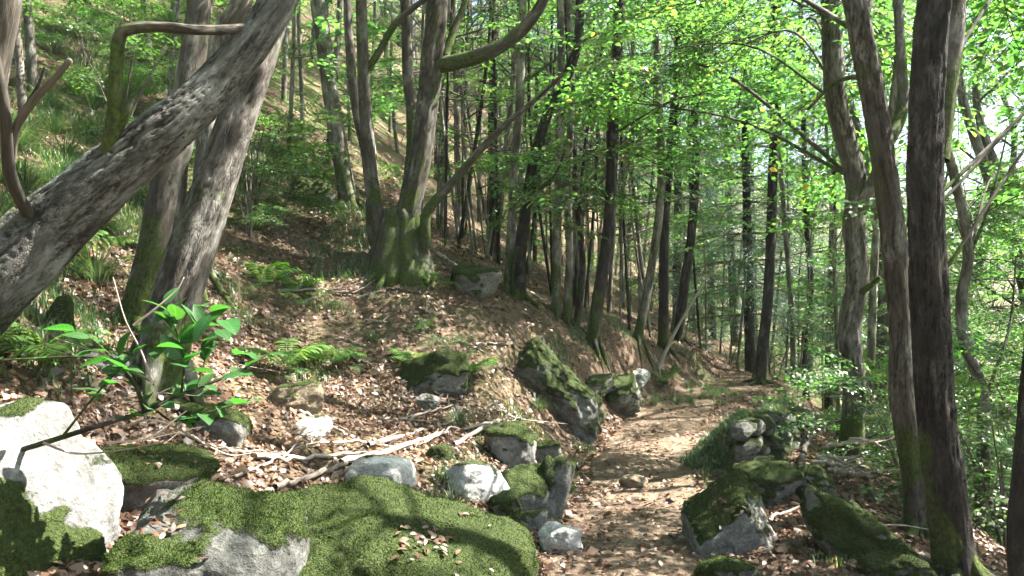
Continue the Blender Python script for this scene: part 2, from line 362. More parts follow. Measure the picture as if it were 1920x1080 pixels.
def rock_mat(name, dark, mid, pale, pale_lo=.52):
    m, n, l = mat_new(name)
    tc = N(n, 'ShaderNodeTexCoord').outputs['Object']; oi = N(n, 'ShaderNodeObjectInfo').outputs['Random']
    add = N(n, 'ShaderNodeVectorMath', operation='ADD'); cmb = N(n, 'ShaderNodeCombineXYZ'); l.new(mathn(n, l, 'MULTIPLY', oi, 23.0), cmb.inputs[0])
    l.new(tc, add.inputs[0]); l.new(cmb.outputs[0], add.inputs[1]); v = add.outputs[0]
    ms = N(n, 'ShaderNodeAttribute', attribute_name='moss').outputs['Fac']
    a = noise(n, l, v, 4.5, 8, .68, .4); b = noise(n, l, v, 34, 5, .7); f = noise(n, l, v, 120, 3, .6)
    c = ramp(n, l, mathn(n, l, 'ADD', mathn(n, l, 'MULTIPLY', a, .6), mathn(n, l, 'MULTIPLY', b, .4)), [(.33, dark), (.5, mid), (pale_lo + .12, pale)])
    vo = N(n, 'ShaderNodeTexVoronoi', feature='DISTANCE_TO_EDGE'); vo.inputs['Scale'].default_value = 2.2; l.new(mixc(n, l, .18, v, N(n, 'ShaderNodeTexNoise').outputs[1]), vo.inputs['Vector'])
    cr = ramp(n, l, vo.outputs[0], [(0, (.55, .55, .55)), (.012, (1, 1, 1))])
    c = mixc(n, l, .6, c, mixc(n, l, 1.0, c, cr, 'MULTIPLY'))
    mc = ramp(n, l, noise(n, l, v, 60, 4, .7), [(.28, (.012, .021, .004)), (.5, (.032, .05, .009)), (.75, (.075, .09, .018))])
    mm = ramp(n, l, mathn(n, l, 'ADD', ms, mathn(n, l, 'MULTIPLY', mathn(n, l, 'SUBTRACT', b, .5), .9)), [(.42, (0, 0, 0)), (.58, (1, 1, 1))])
    c = mixc(n, l, mm, c, mc)
    h = mathn(n, l, 'ADD', mathn(n, l, 'MULTIPLY', a, .8), mathn(n, l, 'ADD', mathn(n, l, 'MULTIPLY', b, .35), mathn(n, l, 'MULTIPLY', mathn(n, l, 'MULTIPLY', f, mm), .5)))
    finish(n, l, c, .88, h, .05, 1.0, .25); return m
M['rock'] = rock_mat('rock', (.042, .041, .037), (.135, .132, .12), (.29, .285, .265))
M['rock_white'] = rock_mat('rock_white', (.035, .034, .032), (.12, .119, .113), (.235, .233, .225), .47)
M['rock_shaded'] = rock_mat('rock_shaded', (.02, .02, .018), (.065, .066, .06), (.15, .152, .14))  # grey stone with the boulder's shade put into a darker colour
M['rock_pale_lit'] = rock_mat('rock_pale_lit', (.16, .157, .148), (.40, .395, .375), (.62, .615, .59), .46)  # pale stone, colour raised further to look blown white by sun
M['rock_brown'] = rock_mat('rock_brown', (.10, .075, .05), (.19, .15, .10), (.28, .24, .17))

# ------------------------------------------------------------------ the ground
def warp(a, b, dense0, dense1, nd, nf, p=2.2):
    lo = dense0 - (dense0 - a) * np.linspace(1, 0, nf, endpoint=False) ** p
    hi = dense1 + (b - dense1) * np.linspace(0, 1, nf + 1)[1:] ** p
    return np.concatenate([lo, np.linspace(dense0, dense1, nd), hi])
xs = warp(-110, 120, -6, 5.5, 260, 55); ys = warp(-70, 130, 1.5, 15, 290, 60)
X, Y = np.meshgrid(xs, ys); gx, gy = X.ravel(), Y.ravel(); gzv = ground(gx, gy)
mb = MB(); nx, ny = len(xs), len(ys)
i = np.arange(ny - 1)[:, None] * nx; j = np.arange(nx - 1)[None]
mb.add(np.stack([gx, gy, gzv], 1), np.stack([i + j, i + j + 1, i + nx + j + 1, i + nx + j], 2).reshape(-1, 4))
pd, ps, pp = seg_dist(gx, gy, PATH); wd, ws, wp = seg_dist(gx, gy, WALL)
pathm = sstep(.85, .4, pd + .2 * vnoise(np.stack([gx * 1.5, gy * 1.5, gx * 0], 1)))
green = np.clip(np.where(ws > 0, sstep(.8, .3, wd), sstep(.2, .0, wd)) + sstep(-2.4, -3.4, gx) * .8 + sstep(5, 8, gx) + .35 * sstep(.9, 1.2, pd), 0, 1) * (1 - pathm * .8)
g = link('ground', mb.mesh('ground', M['ground'], extra={'path': pathm, 'green': green})); g['kind'] = 'structure'
g['label'] = 'steep wooded hillside with brown soil and a trodden footpath'; g['category'] = 'ground'

# ------------------------------------------------------------------ leaves, sprays, crowns
LEAF_V = np.array([(0, 0, 0), (-.30, .32, .05), (.30, .32, .05), (-.27, .66, .02), (.27, .66, .02), (0, 1.0, -.14)])
LEAF_Q = np.array([(1, 2, 4, 3)]); LEAF_T = np.array([(0, 2, 1), (3, 4, 5)])
FLAKE_V = np.array([(0, 0, 0), (-.34, .5, .10), (.34, .5, .02), (0, 1.0, -.10)]); FLAKE_T = np.array([(0, 2, 1), (1, 2, 3)])
def flakes(pos, dirv, up, size, wid):
    n = len(pos); dirv = dirv / (np.linalg.norm(dirv, axis=1)[:, None] + 1e-9); side = np.cross(dirv, up); side /= np.linalg.norm(side, axis=1)[:, None] + 1e-9; nrm = np.cross(side, dirv)
    v = pos[:, None] + size[:, None, None] * (FLAKE_V[None, :, 0:1] * wid[:, None, None] * side[:, None] + FLAKE_V[None, :, 1:2] * dirv[:, None] + FLAKE_V[None, :, 2:3] * nrm[:, None])
    return v.reshape(-1, 3), None, (FLAKE_T[None] + np.arange(n)[:, None, None] * 4).reshape(-1, 3)
def leaf_batch(pos, dirv, up, size, wid=1.0):
    pos = np.asarray(pos); n = len(pos)
    dirv = dirv / (np.linalg.norm(dirv, axis=1)[:, None] + 1e-9)
    side = np.cross(dirv, up); side /= np.linalg.norm(side, axis=1)[:, None] + 1e-9
    nrm = np.cross(side, dirv); size = np.broadcast_to(size, (n,))
    v = pos[:, None] + size[:, None, None] * (LEAF_V[None, :, 0:1] * np.asarray(wid) * side[:, None] + LEAF_V[None, :, 1:2] * dirv[:, None] + LEAF_V[None, :, 2:3] * nrm[:, None])
    off = np.arange(n)[:, None, None] * 6
    return v.reshape(-1, 3), (LEAF_Q[None] + off).reshape(-1, 4), (LEAF_T[None] + off).reshape(-1, 3)

def make_spray(seed, leaf=.095, n_side=7, wid=.95, L=1.0, simple=False):
    r = np.random.default_rng(seed)
    pos, dr, up, segs = [], [], [], []
    s = np.linspace(0, 1, 8)
    main = np.stack([.07 * np.sin(s * 4 + seed), s * L, -.16 * s * s], 1)
    segs.append((main, .006, .002))
    for k in range(n_side * 2):
        t = .12 + .86 * k / (n_side * 2); sd_ = 1 if k % 2 else -1
        b = np.array([np.interp(t, s, main[:, a]) for a in range(3)])
        ang = math.radians(r.uniform(38, 68)) * sd_; ln = L * (.52 * (1 - .62 * t)) * r.uniform(.7, 1.2)
        d = np.array([math.sin(ang), math.cos(ang), r.uniform(-.25, .15)])
        u = np.linspace(0, 1, 4)[:, None]; tw = b + d * ln * u + np.array([0, 0, -.12 * ln]) * u * u
        segs.append((tw[[0, 2, 3]], .003, .0015))
        m = max(3, int(ln / (leaf * .56)))
        for q in range(m):
            f = (q + .6) / m; p = b + d * ln * f + np.array([0, 0, -.12 * ln * f * f]); s2 = 1 if q % 2 else -1
            a2 = ang + s2 * math.radians(r.uniform(35, 70)) * (.25 if q == m - 1 else 1)
            pos.append(p + r.normal(0, .012, 3)); dr.append([math.sin(a2), math.cos(a2), r.uniform(-.5, .15)]); up.append([r.normal(0, .33), r.normal(0, .33), 1])
    sz = leaf * r.uniform(.6, 1.2, len(pos))
    lv = flakes(np.array(pos), np.array(dr), np.array(up, float), sz, np.full(len(pos), wid * .95)) if simple else leaf_batch(np.array(pos), np.array(dr), np.array(up), sz, wid)
    tm = MB()
    for p_, r0, r1 in segs: tube(tm, p_, np.linspace(r0, r1, len(p_)), 3, cap=False)
    return lv, (np.concatenate(tm.v), np.concatenate(tm.q), np.concatenate(tm.co))
SPR = [make_spray(100 + k, leaf=.074, n_side=8) for k in range(6)]
SPR_FAR = [make_spray(150 + k, leaf=.08, n_side=8, simple=True) for k in range(5)]
SPR_FINE = [make_spray(200 + k, leaf=.06, n_side=10, simple=True) for k in range(4)]
SPR_BIG = [make_spray(300 + k, leaf=.15, n_side=4, wid=.62) for k in range(4)]     # long leaves

def frame_from(d, roll=0.0, tilt=None):
    d = d / (np.linalg.norm(d) + 1e-9)
    up = np.array([0, 0, 1.]) + (tilt if tilt is not None else 0)
    s_ = np.cross(d, up); s_ /= np.linalg.norm(s_) + 1e-9; u = np.cross(s_, d)
    return np.stack([s_, d, u], 1)      # columns

LIMB = None
def crown(root, trunk, sprays, nb, bark, leafm, kit=None, r0=.03, scale=(.7, 1.15), seed=0, sub=True, tmin=.25):
    """limbs from the trunk to clusters of leaf sprays; each limb is a part, the leaves are one part"""
    r = np.random.default_rng(seed); kit = kit or SPR
    sprays = np.asarray(sprays, float); trunk = np.asarray(trunk, float)
    if len(sprays) == 0: return
    nb = min(nb, len(sprays)); cen = sprays[r.choice(len(sprays), nb, replace=False)].copy()
    for _ in range(5):
        lab = np.argmin(np.linalg.norm(sprays[:, None] - cen[None], axis=2), 1)
        for k in range(nb):
            if (lab == k).any(): cen[k] = sprays[lab == k].mean(0)
    lm = MB(); k0 = int(len(trunk) * tmin)
    for k in range(nb):
        S = sprays[lab == k]
        if len(S) == 0: continue
        c = S.mean(0)
        hd = np.linalg.norm(trunk[k0:, :2] - c[:2], axis=1); want = c[2] - .45 * hd
        ti = k0 + int(np.argmin(np.abs(trunk[k0:, 2] - want) + .35 * hd)); a = trunk[ti]
        bm = MB(); L = np.linalg.norm(c - a) + 1e-6
        mid = a + (c - a) * .5 + np.array([0, 0, .12 * L]) + r.normal(0, .05 * L, 3)
        rb = r0 * .75 * min(1.6, .45 + .28 * L)
        limb = catmull([a, mid, c + r.normal(0, .03, 3)], 12); tube(bm, limb, np.linspace(rb, rb * .35, 12), 6, .15, k)
        bark = M['bark_limb']
        for sp in S:
            bi = int(np.clip(np.argmin(np.linalg.norm(limb - sp, axis=1)) - 2, 1, 11)); b = limb[bi]
            dv = sp - b; dl = np.linalg.norm(dv) + 1e-6
            if dl > .15:
                m2 = b + dv * .55 + np.array([0, 0, .08 * dl]) + r.normal(0, .04 * dl, 3)
                tube(bm, catmull([b, m2, sp], 6), np.linspace(rb * .32, .0055, 6), 4)
            out = sp - a; out[2] *= .25; o2 = dv.copy(); o2[2] *= .4
            d = out / (np.linalg.norm(out) + 1e-6) + .8 * o2 / dl + r.normal(0, .35, 3) * np.array([1, 1, .45]); d[2] -= .08
            F = frame_from(d, tilt=r.normal(0, .22, 3)) * r.uniform(*scale)
            lv, tw = kit[r.integers(len(kit))]
            lm.add(lv[0] @ F.T + sp, lv[1], lv[2]); bm.add(tw[0] @ F.T + sp, tw[1], None, tw[2])
        link('branch', bm.mesh('branch', bark, attr='bark_co'), root)
    o = link('crown', lm.mesh('crown', leafm, smooth=False), root); o['kind'] = 'stuff'
    return o

def roots_flare(base, r, mbk, seed, n=5, ln=.5, rough=.1):
    rr = np.random.default_rng(seed)
    for k in range(n):
        a = k / n * 6.28 + rr.uniform(-.4, .4); L = ln * rr.uniform(.6, 1.3)
        p0 = base + np.array([math.cos(a) * r * .3, math.sin(a) * r * .3, r * 1.6])
        p1 = base + np.array([math.cos(a) * r * 1.1, math.sin(a) * r * 1.1, r * .4])
        e = base[:2] + np.array([math.cos(a), math.sin(a)]) * (r + L); m_ = base[:2] + np.array([math.cos(a), math.sin(a)]) * (r + L * .45)
        p2 = np.array([m_[0], m_[1], gz(*m_) + r * .12]); p3 = np.array([e[0], e[1], gz(*e) - .08])
        tube(mbk, catmull([p0, p1, p2, p3], 10), np.linspace(r * .5, r * .1, 10), 8, rough, seed + k)

def trunk_pts(spec, ext=()):
    pts = [P(*a) for a in spec] + [np.array(e, float) for e in ext]
    return np.array(pts)

def make_trunk(name, label, spec, w0, w1, bark, ext=(), group=None, seg=18, rough=.12, lobes=.12, seed=1, base=True, roots=5, flare=1.45, n=60, cat='tree', rootlen=.45, plates=0.0):
    """spec: where the stem stands, as (px, py, metres away); w0,w1 = thickness at its foot and head in metres"""
    pts = trunk_pts(spec, ext)
    if base:
        z = gz(pts[0, 0], pts[0, 1]); pts[0, 2] = z; pts = np.concatenate([[pts[0] - (pts[1] - pts[0]) / np.linalg.norm(pts[1] - pts[0]) * .25], pts])
    org = pts[1].copy() if base else pts[0].copy()
    c = catmull(pts, n); L = np.concatenate([[0], np.cumsum(np.linalg.norm(np.diff(c, axis=0), axis=1))]); t = L / L[-1]
    if isinstance(w0, (list, tuple)): rad = np.interp(np.linspace(0, len(pts) - 1, n), np.arange(len(pts)), w0) * .5; w0 = w0[0]
    else: rad = (w0 + (w1 - w0) * t) * .5
    if base: rad = rad * (1 + (flare - 1) * np.exp(-L / .28))
    root = thing(name, label, cat, org, group)
    m_ = MB(); tube(m_, c - org, rad, seg, rough, seed, lobes, plates=plates)
    if base and roots:
        rm = MB(); roots_flare(org, w0 * .55, rm, seed, roots, rootlen)
        for v, q, t_, co in zip(rm.v, rm.q, rm.t, rm.co): pass
        off = 0
        tot = np.concatenate(rm.v) - org
        m_.add(tot, np.concatenate(rm.q), np.concatenate(rm.t), np.concatenate(rm.co))
    link('trunk', m_.mesh('trunk', bark, attr='bark_co'), root)
    return root, c - org, org

LAST = [None]
def add_branch(root, org, spec, r0, r1, bark, name='branch', seg=9, rough=.12, n=26, label=None, world=False, lobes=.08, seed=3):
    pts = np.array([np.array(a, float) if world else P(*a) for a in spec]) - org
    c = catmull(pts, n); m_ = MB(); tube(m_, c, np.linspace(r0, r1, n), seg, rough, seed, lobes)
    o = link(name, m_.mesh(name, bark, attr='bark_co'), root); LAST[0] = o
    if label: o['label'] = label
    return c
def box_sprays(r, n, px0, px1, py0, py1, d0, d1, org):
    out = []
    while len(out) < n:
        c = P(r.uniform(px0, px1), r.uniform(py0, py1), r.uniform(d0, d1)) - org
        out += [c + r.normal(0, 1, 3) * np.array([.38, .38, .22]) for _ in range(4)]
    return out[:n]
def ball_sprays(r, n, c, rx, ry, rz, shell=.35):
    out = []
    while len(out) < n:
        p = r.uniform(-1, 1, 3); q = np.linalg.norm(p)
        if shell < q < 1:
            m = np.asarray(c) + p * np.array([rx, ry, rz]); s_ = np.array([.17, .17, .1]) * np.array([rx, ry, min(rz, rx * 1.5)])
            out += [m + r.normal(0, 1, 3) * s_ for _ in range(4)]
    return out[:n]
_T = np.concatenate([np.arange(1.6, 16, .03), np.arange(16, 60, .25)])
def G(px, py, default=12.0):
    """the point of the ground seen at a place of the photograph"""
    dx, dz = (px - 960) / FPX, -(py - 540) / FPX
    z = CAM_Z + dz * _T; h = ground(dx * _T, _T); k = np.nonzero(z < h)[0]
    d = _T[k[0]] if len(k) else default
    return np.array([dx * d, d, gz(dx * d, d)])
def GD(px, py, default=12.0): return float(G(px, py, default)[1])
def S(base, *rest, d=None):
    """stem: foot at a pixel on the ground, the rest at pixels with metres nearer or farther than the foot"""
    d0 = d or GD(*base)
    return [(base[0], base[1], d0)] + [(a, b, d0 + (c[0] if c else 0)) for a, b, *c in rest], d0
R_ = np.random.default_rng(11)

# ------------------------------------------------------------------ trees one can tell apart
# leaning lichen trunk, left
t1, c1, o1 = make_trunk('leaning_tree', 'thick leaning trunk with pale lichen plates crossing the upper left corner',
    [(-300, 740, 3.9), (-140, 640, 3.95), (0, 515, 4.0), (105, 415, 4.1), (250, 292, 4.15), (340, 220, 4.2), (420, 140, 4.3), (500, 40, 4.4), (570, -90, 4.5)], [.44, .41, .37, .33, .27, .235, .21, .20, .19, .17, .12, .05], 0, M['bark_lichen'],
    ext=[(-.75, 4.7, 4.6), (-.3, 5.0, 6.2), (.1, 5.2, 8.0)], seg=110, rough=.10, lobes=.12, base=False, n=420, seed=4, plates=.011)
add_branch(t1, o1, [(185, 345, 4.1), (212, 235, 4.0), (217, 140, 3.95), (222, 75, 3.93), (240, 54, 3.93), (300, 50, 3.98), (380, 57, 4.1), (445, 53, 4.28), (492, 44, 4.38)], .034, .022, M['bark_stool'], n=60, seg=12, rough=.3, lobes=.25, label='bare elbow shaped branch looping back to the trunk')
add_branch(t1, o1, [(185, 330, 4.12), (205, 270, 4.05), (235, 215, 4.0), (250, 188, 4.0)], .04, .014, M['bark_stool'], name='branch_stub', n=14, label='broken upright stub')
add_branch(t1, o1, [(60, 415, 4.0), (20, 330, 3.7), (8, 200, 3.5), (-20, 60, 3.4)], .03, .02, M['dark_wood'])
add_branch(t1, o1, [(20, 300, 3.68), (30, 240, 3.6), (62, 190, 3.55), (100, 150, 3.5), (132, 112, 3.48)], .022, .012, M['twig'], name='branch_stub', label='broken reddish forked stub')
add_branch(t1, o1, [(50, 200, 3.56), (72, 160, 3.54), (84, 125, 3.52)], .012, .005, M['dark_wood'], name='branch_stub')
crown(t1, c1, [p - o1 for p in ball_sprays(R_, 34, (-.2, 5.4, 7.2), 2.2, 2.0, 2.0)], 5, M['bark_lichen'], M['leaf'], seed=5, tmin=.7)

sp, d0 = S((292, 690), (330, 560, .03), (385, 400, .08), (428, 270, .12), (470, 150, .2), (505, 40, .3), d=4.75)
t2, c2, o2 = make_trunk('fluted_tree', 'twin ribbed grey trunk with a sunlit right side behind the leaning trunk', sp, .275, .215, M['bark_grey'],
    ext=[(-1.3, 5.2, 4.6), (-1.2, 5.4, 6.6), (-1.0, 5.6, 8.5)], seg=64, rough=.08, lobes=.34, n=180, seed=9, flare=1.2, roots=4, rootlen=.25, plates=.007)
crown(t2, c2, [p - o2 for p in ball_sprays(R_, 34, (-1.2, 6.0, 7.8), 2.0, 2.0, 2.0)], 5, M['bark_grey'], M['leaf'], seed=6, tmin=.7)
sp, d0 = S((250, 600), (285, 470), (312, 340), (345, 240, .1), (365, 90, .2), (385, -60, .3), d=5.6)
t3, c3, o3 = make_trunk('slender_tree', 'slim dark trunk left of the twin ribbed trunk', sp, .2, .13, M['bark_stool'], ext=[(-2.1, 6.0, 5.2), (-2.0, 6.1, 7.5)], seed=12, n=60)
crown(t3, c3, [p - o3 for p in ball_sprays(R_, 22, (-2.0, 6.4, 7.2), 1.6, 1.6, 1.6)], 4, M['bark_grey'], M['leaf'], seed=7, tmin=.7)
for (b, r1, r2, w, lab, sd_) in [((322, 300), (345, 150), (375, -20), .17, 'pale trunk seen through the fork above the leaning trunk', 31),
                              ((368, 250), (405, 110), (465, -60), .2, 'pale trunk bent rightwards just behind the top of the leaning trunk', 32),
                              ((-90, 420), (-12, 150), (22, -60), .13, 'dark trunk cut by the upper left edge of the picture', 33)]:
    sp, d0 = S(b, r1, r2, d=7.2 if sd_ != 33 else 3.9)
    tt, cc, oo = make_trunk('slender_tree', lab, sp, w, w * .75, M['bark_pole' if sd_ != 33 else 'bark_stool'], ext=[P(r2[0] + 20, r2[1] - 500, d0 + .3)], seed=sd_)
    crown(tt, cc, [P(r2[0] + R_.uniform(-300, 300), R_.uniform(-900, -250), d0 + R_.uniform(-1, 1.5)) - oo for _ in range(14)], 3, M['bark_pole'], M['leaf'], seed=sd_, tmin=.6)

# coppice stool in the middle
STD = GD(745, 500)
sp, d0 = S((752, 478), (765, 400), (792, 270), (808, 130), (820, 0), d=STD)
t4, c4, o4 = make_trunk('coppice_tree', 'dark many stemmed coppice tree rising from a mossy stool on the slope', sp, .26, .19, M['bark_stool'],
    ext=[P(825, -180, d0 + .2), P(840, -420, d0 + .5), P(850, -700, d0 + .5)], seg=44, rough=.14, lobes=.14, seed=21, n=180, plates=.007, flare=1.6, roots=7, rootlen=.6)
kx = d0 / FPX
def stem4(pts, w0, w1, nm='stem', **k): return add_branch(t4, o4, [(a, b, d0 + (c[0] if c else 0)) for a, b, *c in pts], w0 * kx / 2, w1 * kx / 2, M['bark_stool'], name=nm, seg=14, n=40, **k)
stem4([(745, 520, .1), (712, 430), (692, 300), (683, 160), (678, 40), (674, -200)], 31, 19)
stem4([(735, 510, .1), (700, 440, .15), (695, 330, .2), (668, 200, .3), (655, 80, .3), (645, -150, .3)], 27, 15)
stem4([(800, 465, -.1), (800, 400, -.15), (850, 340, -.2), (930, 250, -.3), (1000, 190, -.4), (1055, 140, -.5)], 22, 6, 'branch')
stem4([(822, 122), (870, 112, -.1), (920, 96, -.2), (965, 68, -.2), (1000, 32, -.3), (1030, -20, -.3), (1080, -120, -.3)], 30, 17, 'branch')
stem4([(835, 105), (850, 60, .1), (868, 15, .15), (890, -60, .2)], 16, 10, 'branch')
stem4([(690, 130), (712, 95), (745, 40), (800, -5), (830, -40)], 14, 9, 'branch')
stem4([(770, 330, .2), (775, 240, .35), (765, 140, .5), (760, 20, .5), (750, -200, .5)], 27, 16)
# mossy stool: a swollen mound the stems rise from
sm = MB(); th = np.linspace(0, 1, 16)
for k, (a, b, w) in enumerate([(735, 520, 62), (765, 525, 58), (792, 528, 44), (715, 500, 44), (750, 540, 50)]):
    b0 = P(a, b, d0 + .05 * (k % 3) - .1); b0[2] = gz(b0[0], b0[1])
    tip = P(752 + (a - 752) * .55, 395, d0)
    tube(sm, catmull([b0 - np.array([0, 0, .2]), b0, (b0 + tip) / 2, tip], 18) - o4, np.linspace(w * 1.25, w * .7, 18) * kx / 2, 18, .25, 60 + k, .3)
link('stool', sm.mesh('stool', M['bark_stool'], attr='bark_co'), t4)['label'] = 'dark swollen mossy stool'
crown(t4, c4, box_sprays(R_, 34, 620, 1180, -520, 40, d0 - 1.5, d0 + 1.5, o4) + box_sprays(R_, 8, 660, 1000, 130, 380, d0 - .2, d0 + 1.2, o4), 10, M['bark_stool'], M['leaf'], seed=22)

sp, d0 = S((655, 390), (640, 300), (622, 190), (606, 70), (594, -30))
t5, c5, o5 = make_trunk('slope_tree', 'mottled trunk uphill and left of the coppice stool', sp, .24, .17, M['bark_pole'], ext=[P(585, -300, d0), P(580, -600, d0)], seed=24, rootlen=.5)
crown(t5, c5, box_sprays(R_, 30, 420, 760, -600, 20, d0 - 1, d0 + 1.5, o5) + box_sprays(R_, 6, 560, 690, 120, 300, d0 - .3, d0 + .8, o5), 6, M['bark_pole'], M['leaf'], seed=24)

# stems of the mid slope and bank, (foot, points, thickness px, bark, label)
MID = [
    ((972, 560), [(975, 470), (985, 400), (1003, 300), (1030, 205), (1060, 150), (1085, 60), (1090, -150)], 27, 14, 'bark_dark', 'dark trunk curving right beside pale poles above the mossy slab'),
    ((952, 545), [(960, 420), (966, 300), (975, 180), (980, 0), (985, -200)], 20, 12, 'bark_pole', 'pale thin pole touching the curved dark trunk'),
    ((1042, 590), [(1044, 450), (1048, 300), (1052, 150), (1050, -100)], 20, 12, 'bark_pole', 'straight pale pole in the clump above the bank'),
    ((1062, 605), [(1068, 480), (1066, 330), (1072, 170), (1065, -100)], 17, 10, 'bark_pole', 'whitish pole right of the straight pale pole'),
    ((1080, 615), [(1092, 500), (1084, 400), (1075, 300), (1070, 180), (1060, -100)], 15, 9, 'bark_dark', 'thin dark stem in front of the pole clump'),
    ((1110, 650), [(1122, 560), (1140, 440), (1147, 320), (1150, 200), (1158, 60), (1165, -150)], 27, 15, 'bark_dark', 'dark trunk leaning slightly right above the white bank rock'),
    ((1195, 640), [(1215, 540), (1232, 430), (1240, 330), (1235, 180), (1228, -80)], 20, 12, 'bark_pole', 'grey stem between the two dark bank trunks'),
    ((1243, 655), [(1244, 560), (1246, 430), (1255, 300), (1265, 200), (1275, 40), (1280, -150)], 22, 14, 'bark_dark', 'dark upright trunk at the bank above the path bend'),
    ((1270, 640), [(1282, 540), (1296, 440), (1304, 330), (1302, 240), (1310, 100), (1320, -100)], 22, 13, 'bark_dark', 'darkest trunk of the bank group, nearest the path bend'),
    ((1235, 690), [(1262, 630), (1290, 580), (1320, 530)], 9, 4, 'dead_wood', 'thin pale pole leaning rightwards over the bank'),
]
for k, (f, pts, w0, w1, bk, lab) in enumerate(MID):
    sp, d0 = S(f, *pts, default=11) if False else S(f, *pts)
    kk = d0 / FPX
    ex = [P(pts[-1][0] + 10, pts[-1][1] - 300, d0 + .3)] if pts[-1][1] < 0 else []
    tt, cc, oo = make_trunk('bank_tree' if w0 > 10 else 'leaning_pole', lab, sp, w0 * kk * .88, w1 * kk * .88, M[bk], ext=ex, seed=70 + k, seg=12, n=50, roots=4, rootlen=.3)
    if w0 > 10:
        cx = pts[-1][0]
        crown(tt, cc, box_sprays(R_, 8, cx - 160, cx + 220, -560, 120, d0 - 1.3, d0 + 1.6, oo) + box_sprays(R_, 8, cx - 100, cx + 140, 0, 400, d0 - .3, d0 + .7, oo), 5, M[bk], M['leaf'], seed=70 + k)
add_branch(tt if False else bpy.data.objects['bank_tree'], np.array(bpy.data.objects['bank_tree'].location), [(988, 395, GD(972, 560)), (1010, 360, GD(972, 560) - .1), (1042, 325, GD(972, 560) - .2), (1060, 280, GD(972, 560) - .3)], .035, .01, M['bark_dark'])

# right hand trees
sp, d0 = S((1592, 850), (1602, 740), (1594, 620), (1608, 520), (1602, 420), (1606, 340), (1584, 250), (1566, 160), d=7.3)
t7, c7, o7 = make_trunk('mottled_tree', 'mottled trunk with a forked limb right of the stone wall', sp, .2, .14, M['bark_grey'], ext=[P(1560, -50, d0), P(1570, -350, d0), P(1560, -700, d0)], seg=52, lobes=.2, rough=.14, seed=41, n=220, plates=.007)
add_branch(t7, o7, [(1602, 410, d0), (1622, 370, d0 - .05), (1642, 330, d0 - .1), (1665, 260, d0 - .2), (1680, 160, d0 - .2), (1690, 0, d0)], .075, .03, M['bark_grey'], seg=12)
add_branch(t7, o7, [(1598, 555, d0), (1625, 540, d0 - .1), (1650, 520, d0 - .2)], .045, .02, M['bark_grey'])
crown(t7, c7, box_sprays(R_, 20, 1180, 1720, -600, 0, d0 - .5, d0 + 3.5, o7) + box_sprays(R_, 44, 1120, 1620, -60, 215, d0 + .2, d0 + 4, o7), 10, M['bark_grey'], M['leaf'], seed=41, tmin=.45, r0=.02)
sp, d0 = S((1722, 985), (1715, 880), (1692, 740), (1690, 600), (1676, 450), (1655, 290), (1632, 150), (1606, 20), d=5.4)
t8, c8, o8 = make_trunk('grey_tree', 'grey trunk bowing left just behind the big dark trunk', sp, .165, .145, M['bark_stool'], ext=[P(1580, -140, d0 + .2), P(1560, -500, d0 + .4), P(1560, -800, d0 + .4)], seg=48, lobes=.14, seed=43, n=240, plates=.006)
add_branch(t8, o8, [(1650, 290, d0), (1690, 210, d0 + .2), (1690, 120, d0 + .3), (1680, -40, d0 + .4)], .05, .03, M['bark_grey'])
add_branch(t8, o8, [(1640, 155, d0), (1600, 145, d0 + .1), (1560, 160, d0 + .3), (1515, 205, d0 + .5)], .022, .01, M['bark_grey'])
crown(t8, c8, box_sprays(R_, 14, 1280, 1800, -700, -50, d0 - .3, d0 + 3, o8) + box_sprays(R_, 20, 1380, 1700, -60, 150, d0 + .6, d0 + 3.5, o8), 9, M['bark_grey'], M['leaf'], seed=43, tmin=.5, r0=.02)
sp, d0 = S((1795, 1085), (1775, 930), (1757, 780), (1746, 620), (1737, 430), (1735, 250), (1742, 100), (1755, -30), d=4.45)
t9, c9, o9 = make_trunk('dark_tree', 'big dark furrowed trunk at the right, nearest the camera', sp, .195, .18, M['bark_dark'], ext=[P(1770, -200, d0), P(1780, -600, d0 + .2), P(1770, -1000, d0 + .2)], seg=64, lobes=.12, rough=.13, seed=45, n=300, roots=6, plates=.009)
add_branch(t9, o9, [(1752, 300, d0 + .02), (1770, 170, d0 + .05), (1786, 60, d0 + .08), (1796, -60, d0 + .1), (1850, -400, d0 + .4)], .075, .05, M['bark_grey'], name='stem', seg=18, label='sunlit second stem')  # bark paler than the trunk's, so the stem reads as sunlit
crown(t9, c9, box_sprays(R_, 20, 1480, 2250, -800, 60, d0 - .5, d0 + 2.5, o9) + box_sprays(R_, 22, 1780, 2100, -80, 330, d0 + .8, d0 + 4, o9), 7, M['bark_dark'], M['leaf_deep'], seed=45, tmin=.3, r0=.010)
sp, d0 = S((1838, 900), (1845, 800), (1838, 720), (1808, 640), (1803, 560), (1816, 480), (1806, 400), (1785, 310), (1772, 240), d=7.0)
t10, c10, o10 = make_trunk('crooked_tree', 'thin crooked stem winding up right of the big dark trunk', sp, .12, .06, M['bark_grey'], ext=[P(1790, 100, d0), P(1800, -200, d0)], seed=47, n=60, roots=3)
add_branch(t10, o10, [(1822, 470, d0), (1850, 400, d0 + .1), (1872, 320, d0 + .2), (1890, 240, d0 + .3)], .015, .006, M['bark_grey'])
add_branch(t10, o10, [(1840, 760, d0), (1865, 700, d0), (1895, 600, d0 + .2), (1905, 480, d0 + .3)], .018, .007, M['bark_grey'])
crown(t10, c10, box_sprays(R_, 40, 1740, 2000, 60, 520, d0 - .3, d0 + 2.2, o10), 7, M['bark_grey'], M['leaf'], seed=47, tmin=.3, r0=.014)
sp, d0 = S((1945, 1150), (1925, 1040), (1932, 900), (1960, 600), (1990, 200), d=3.9)
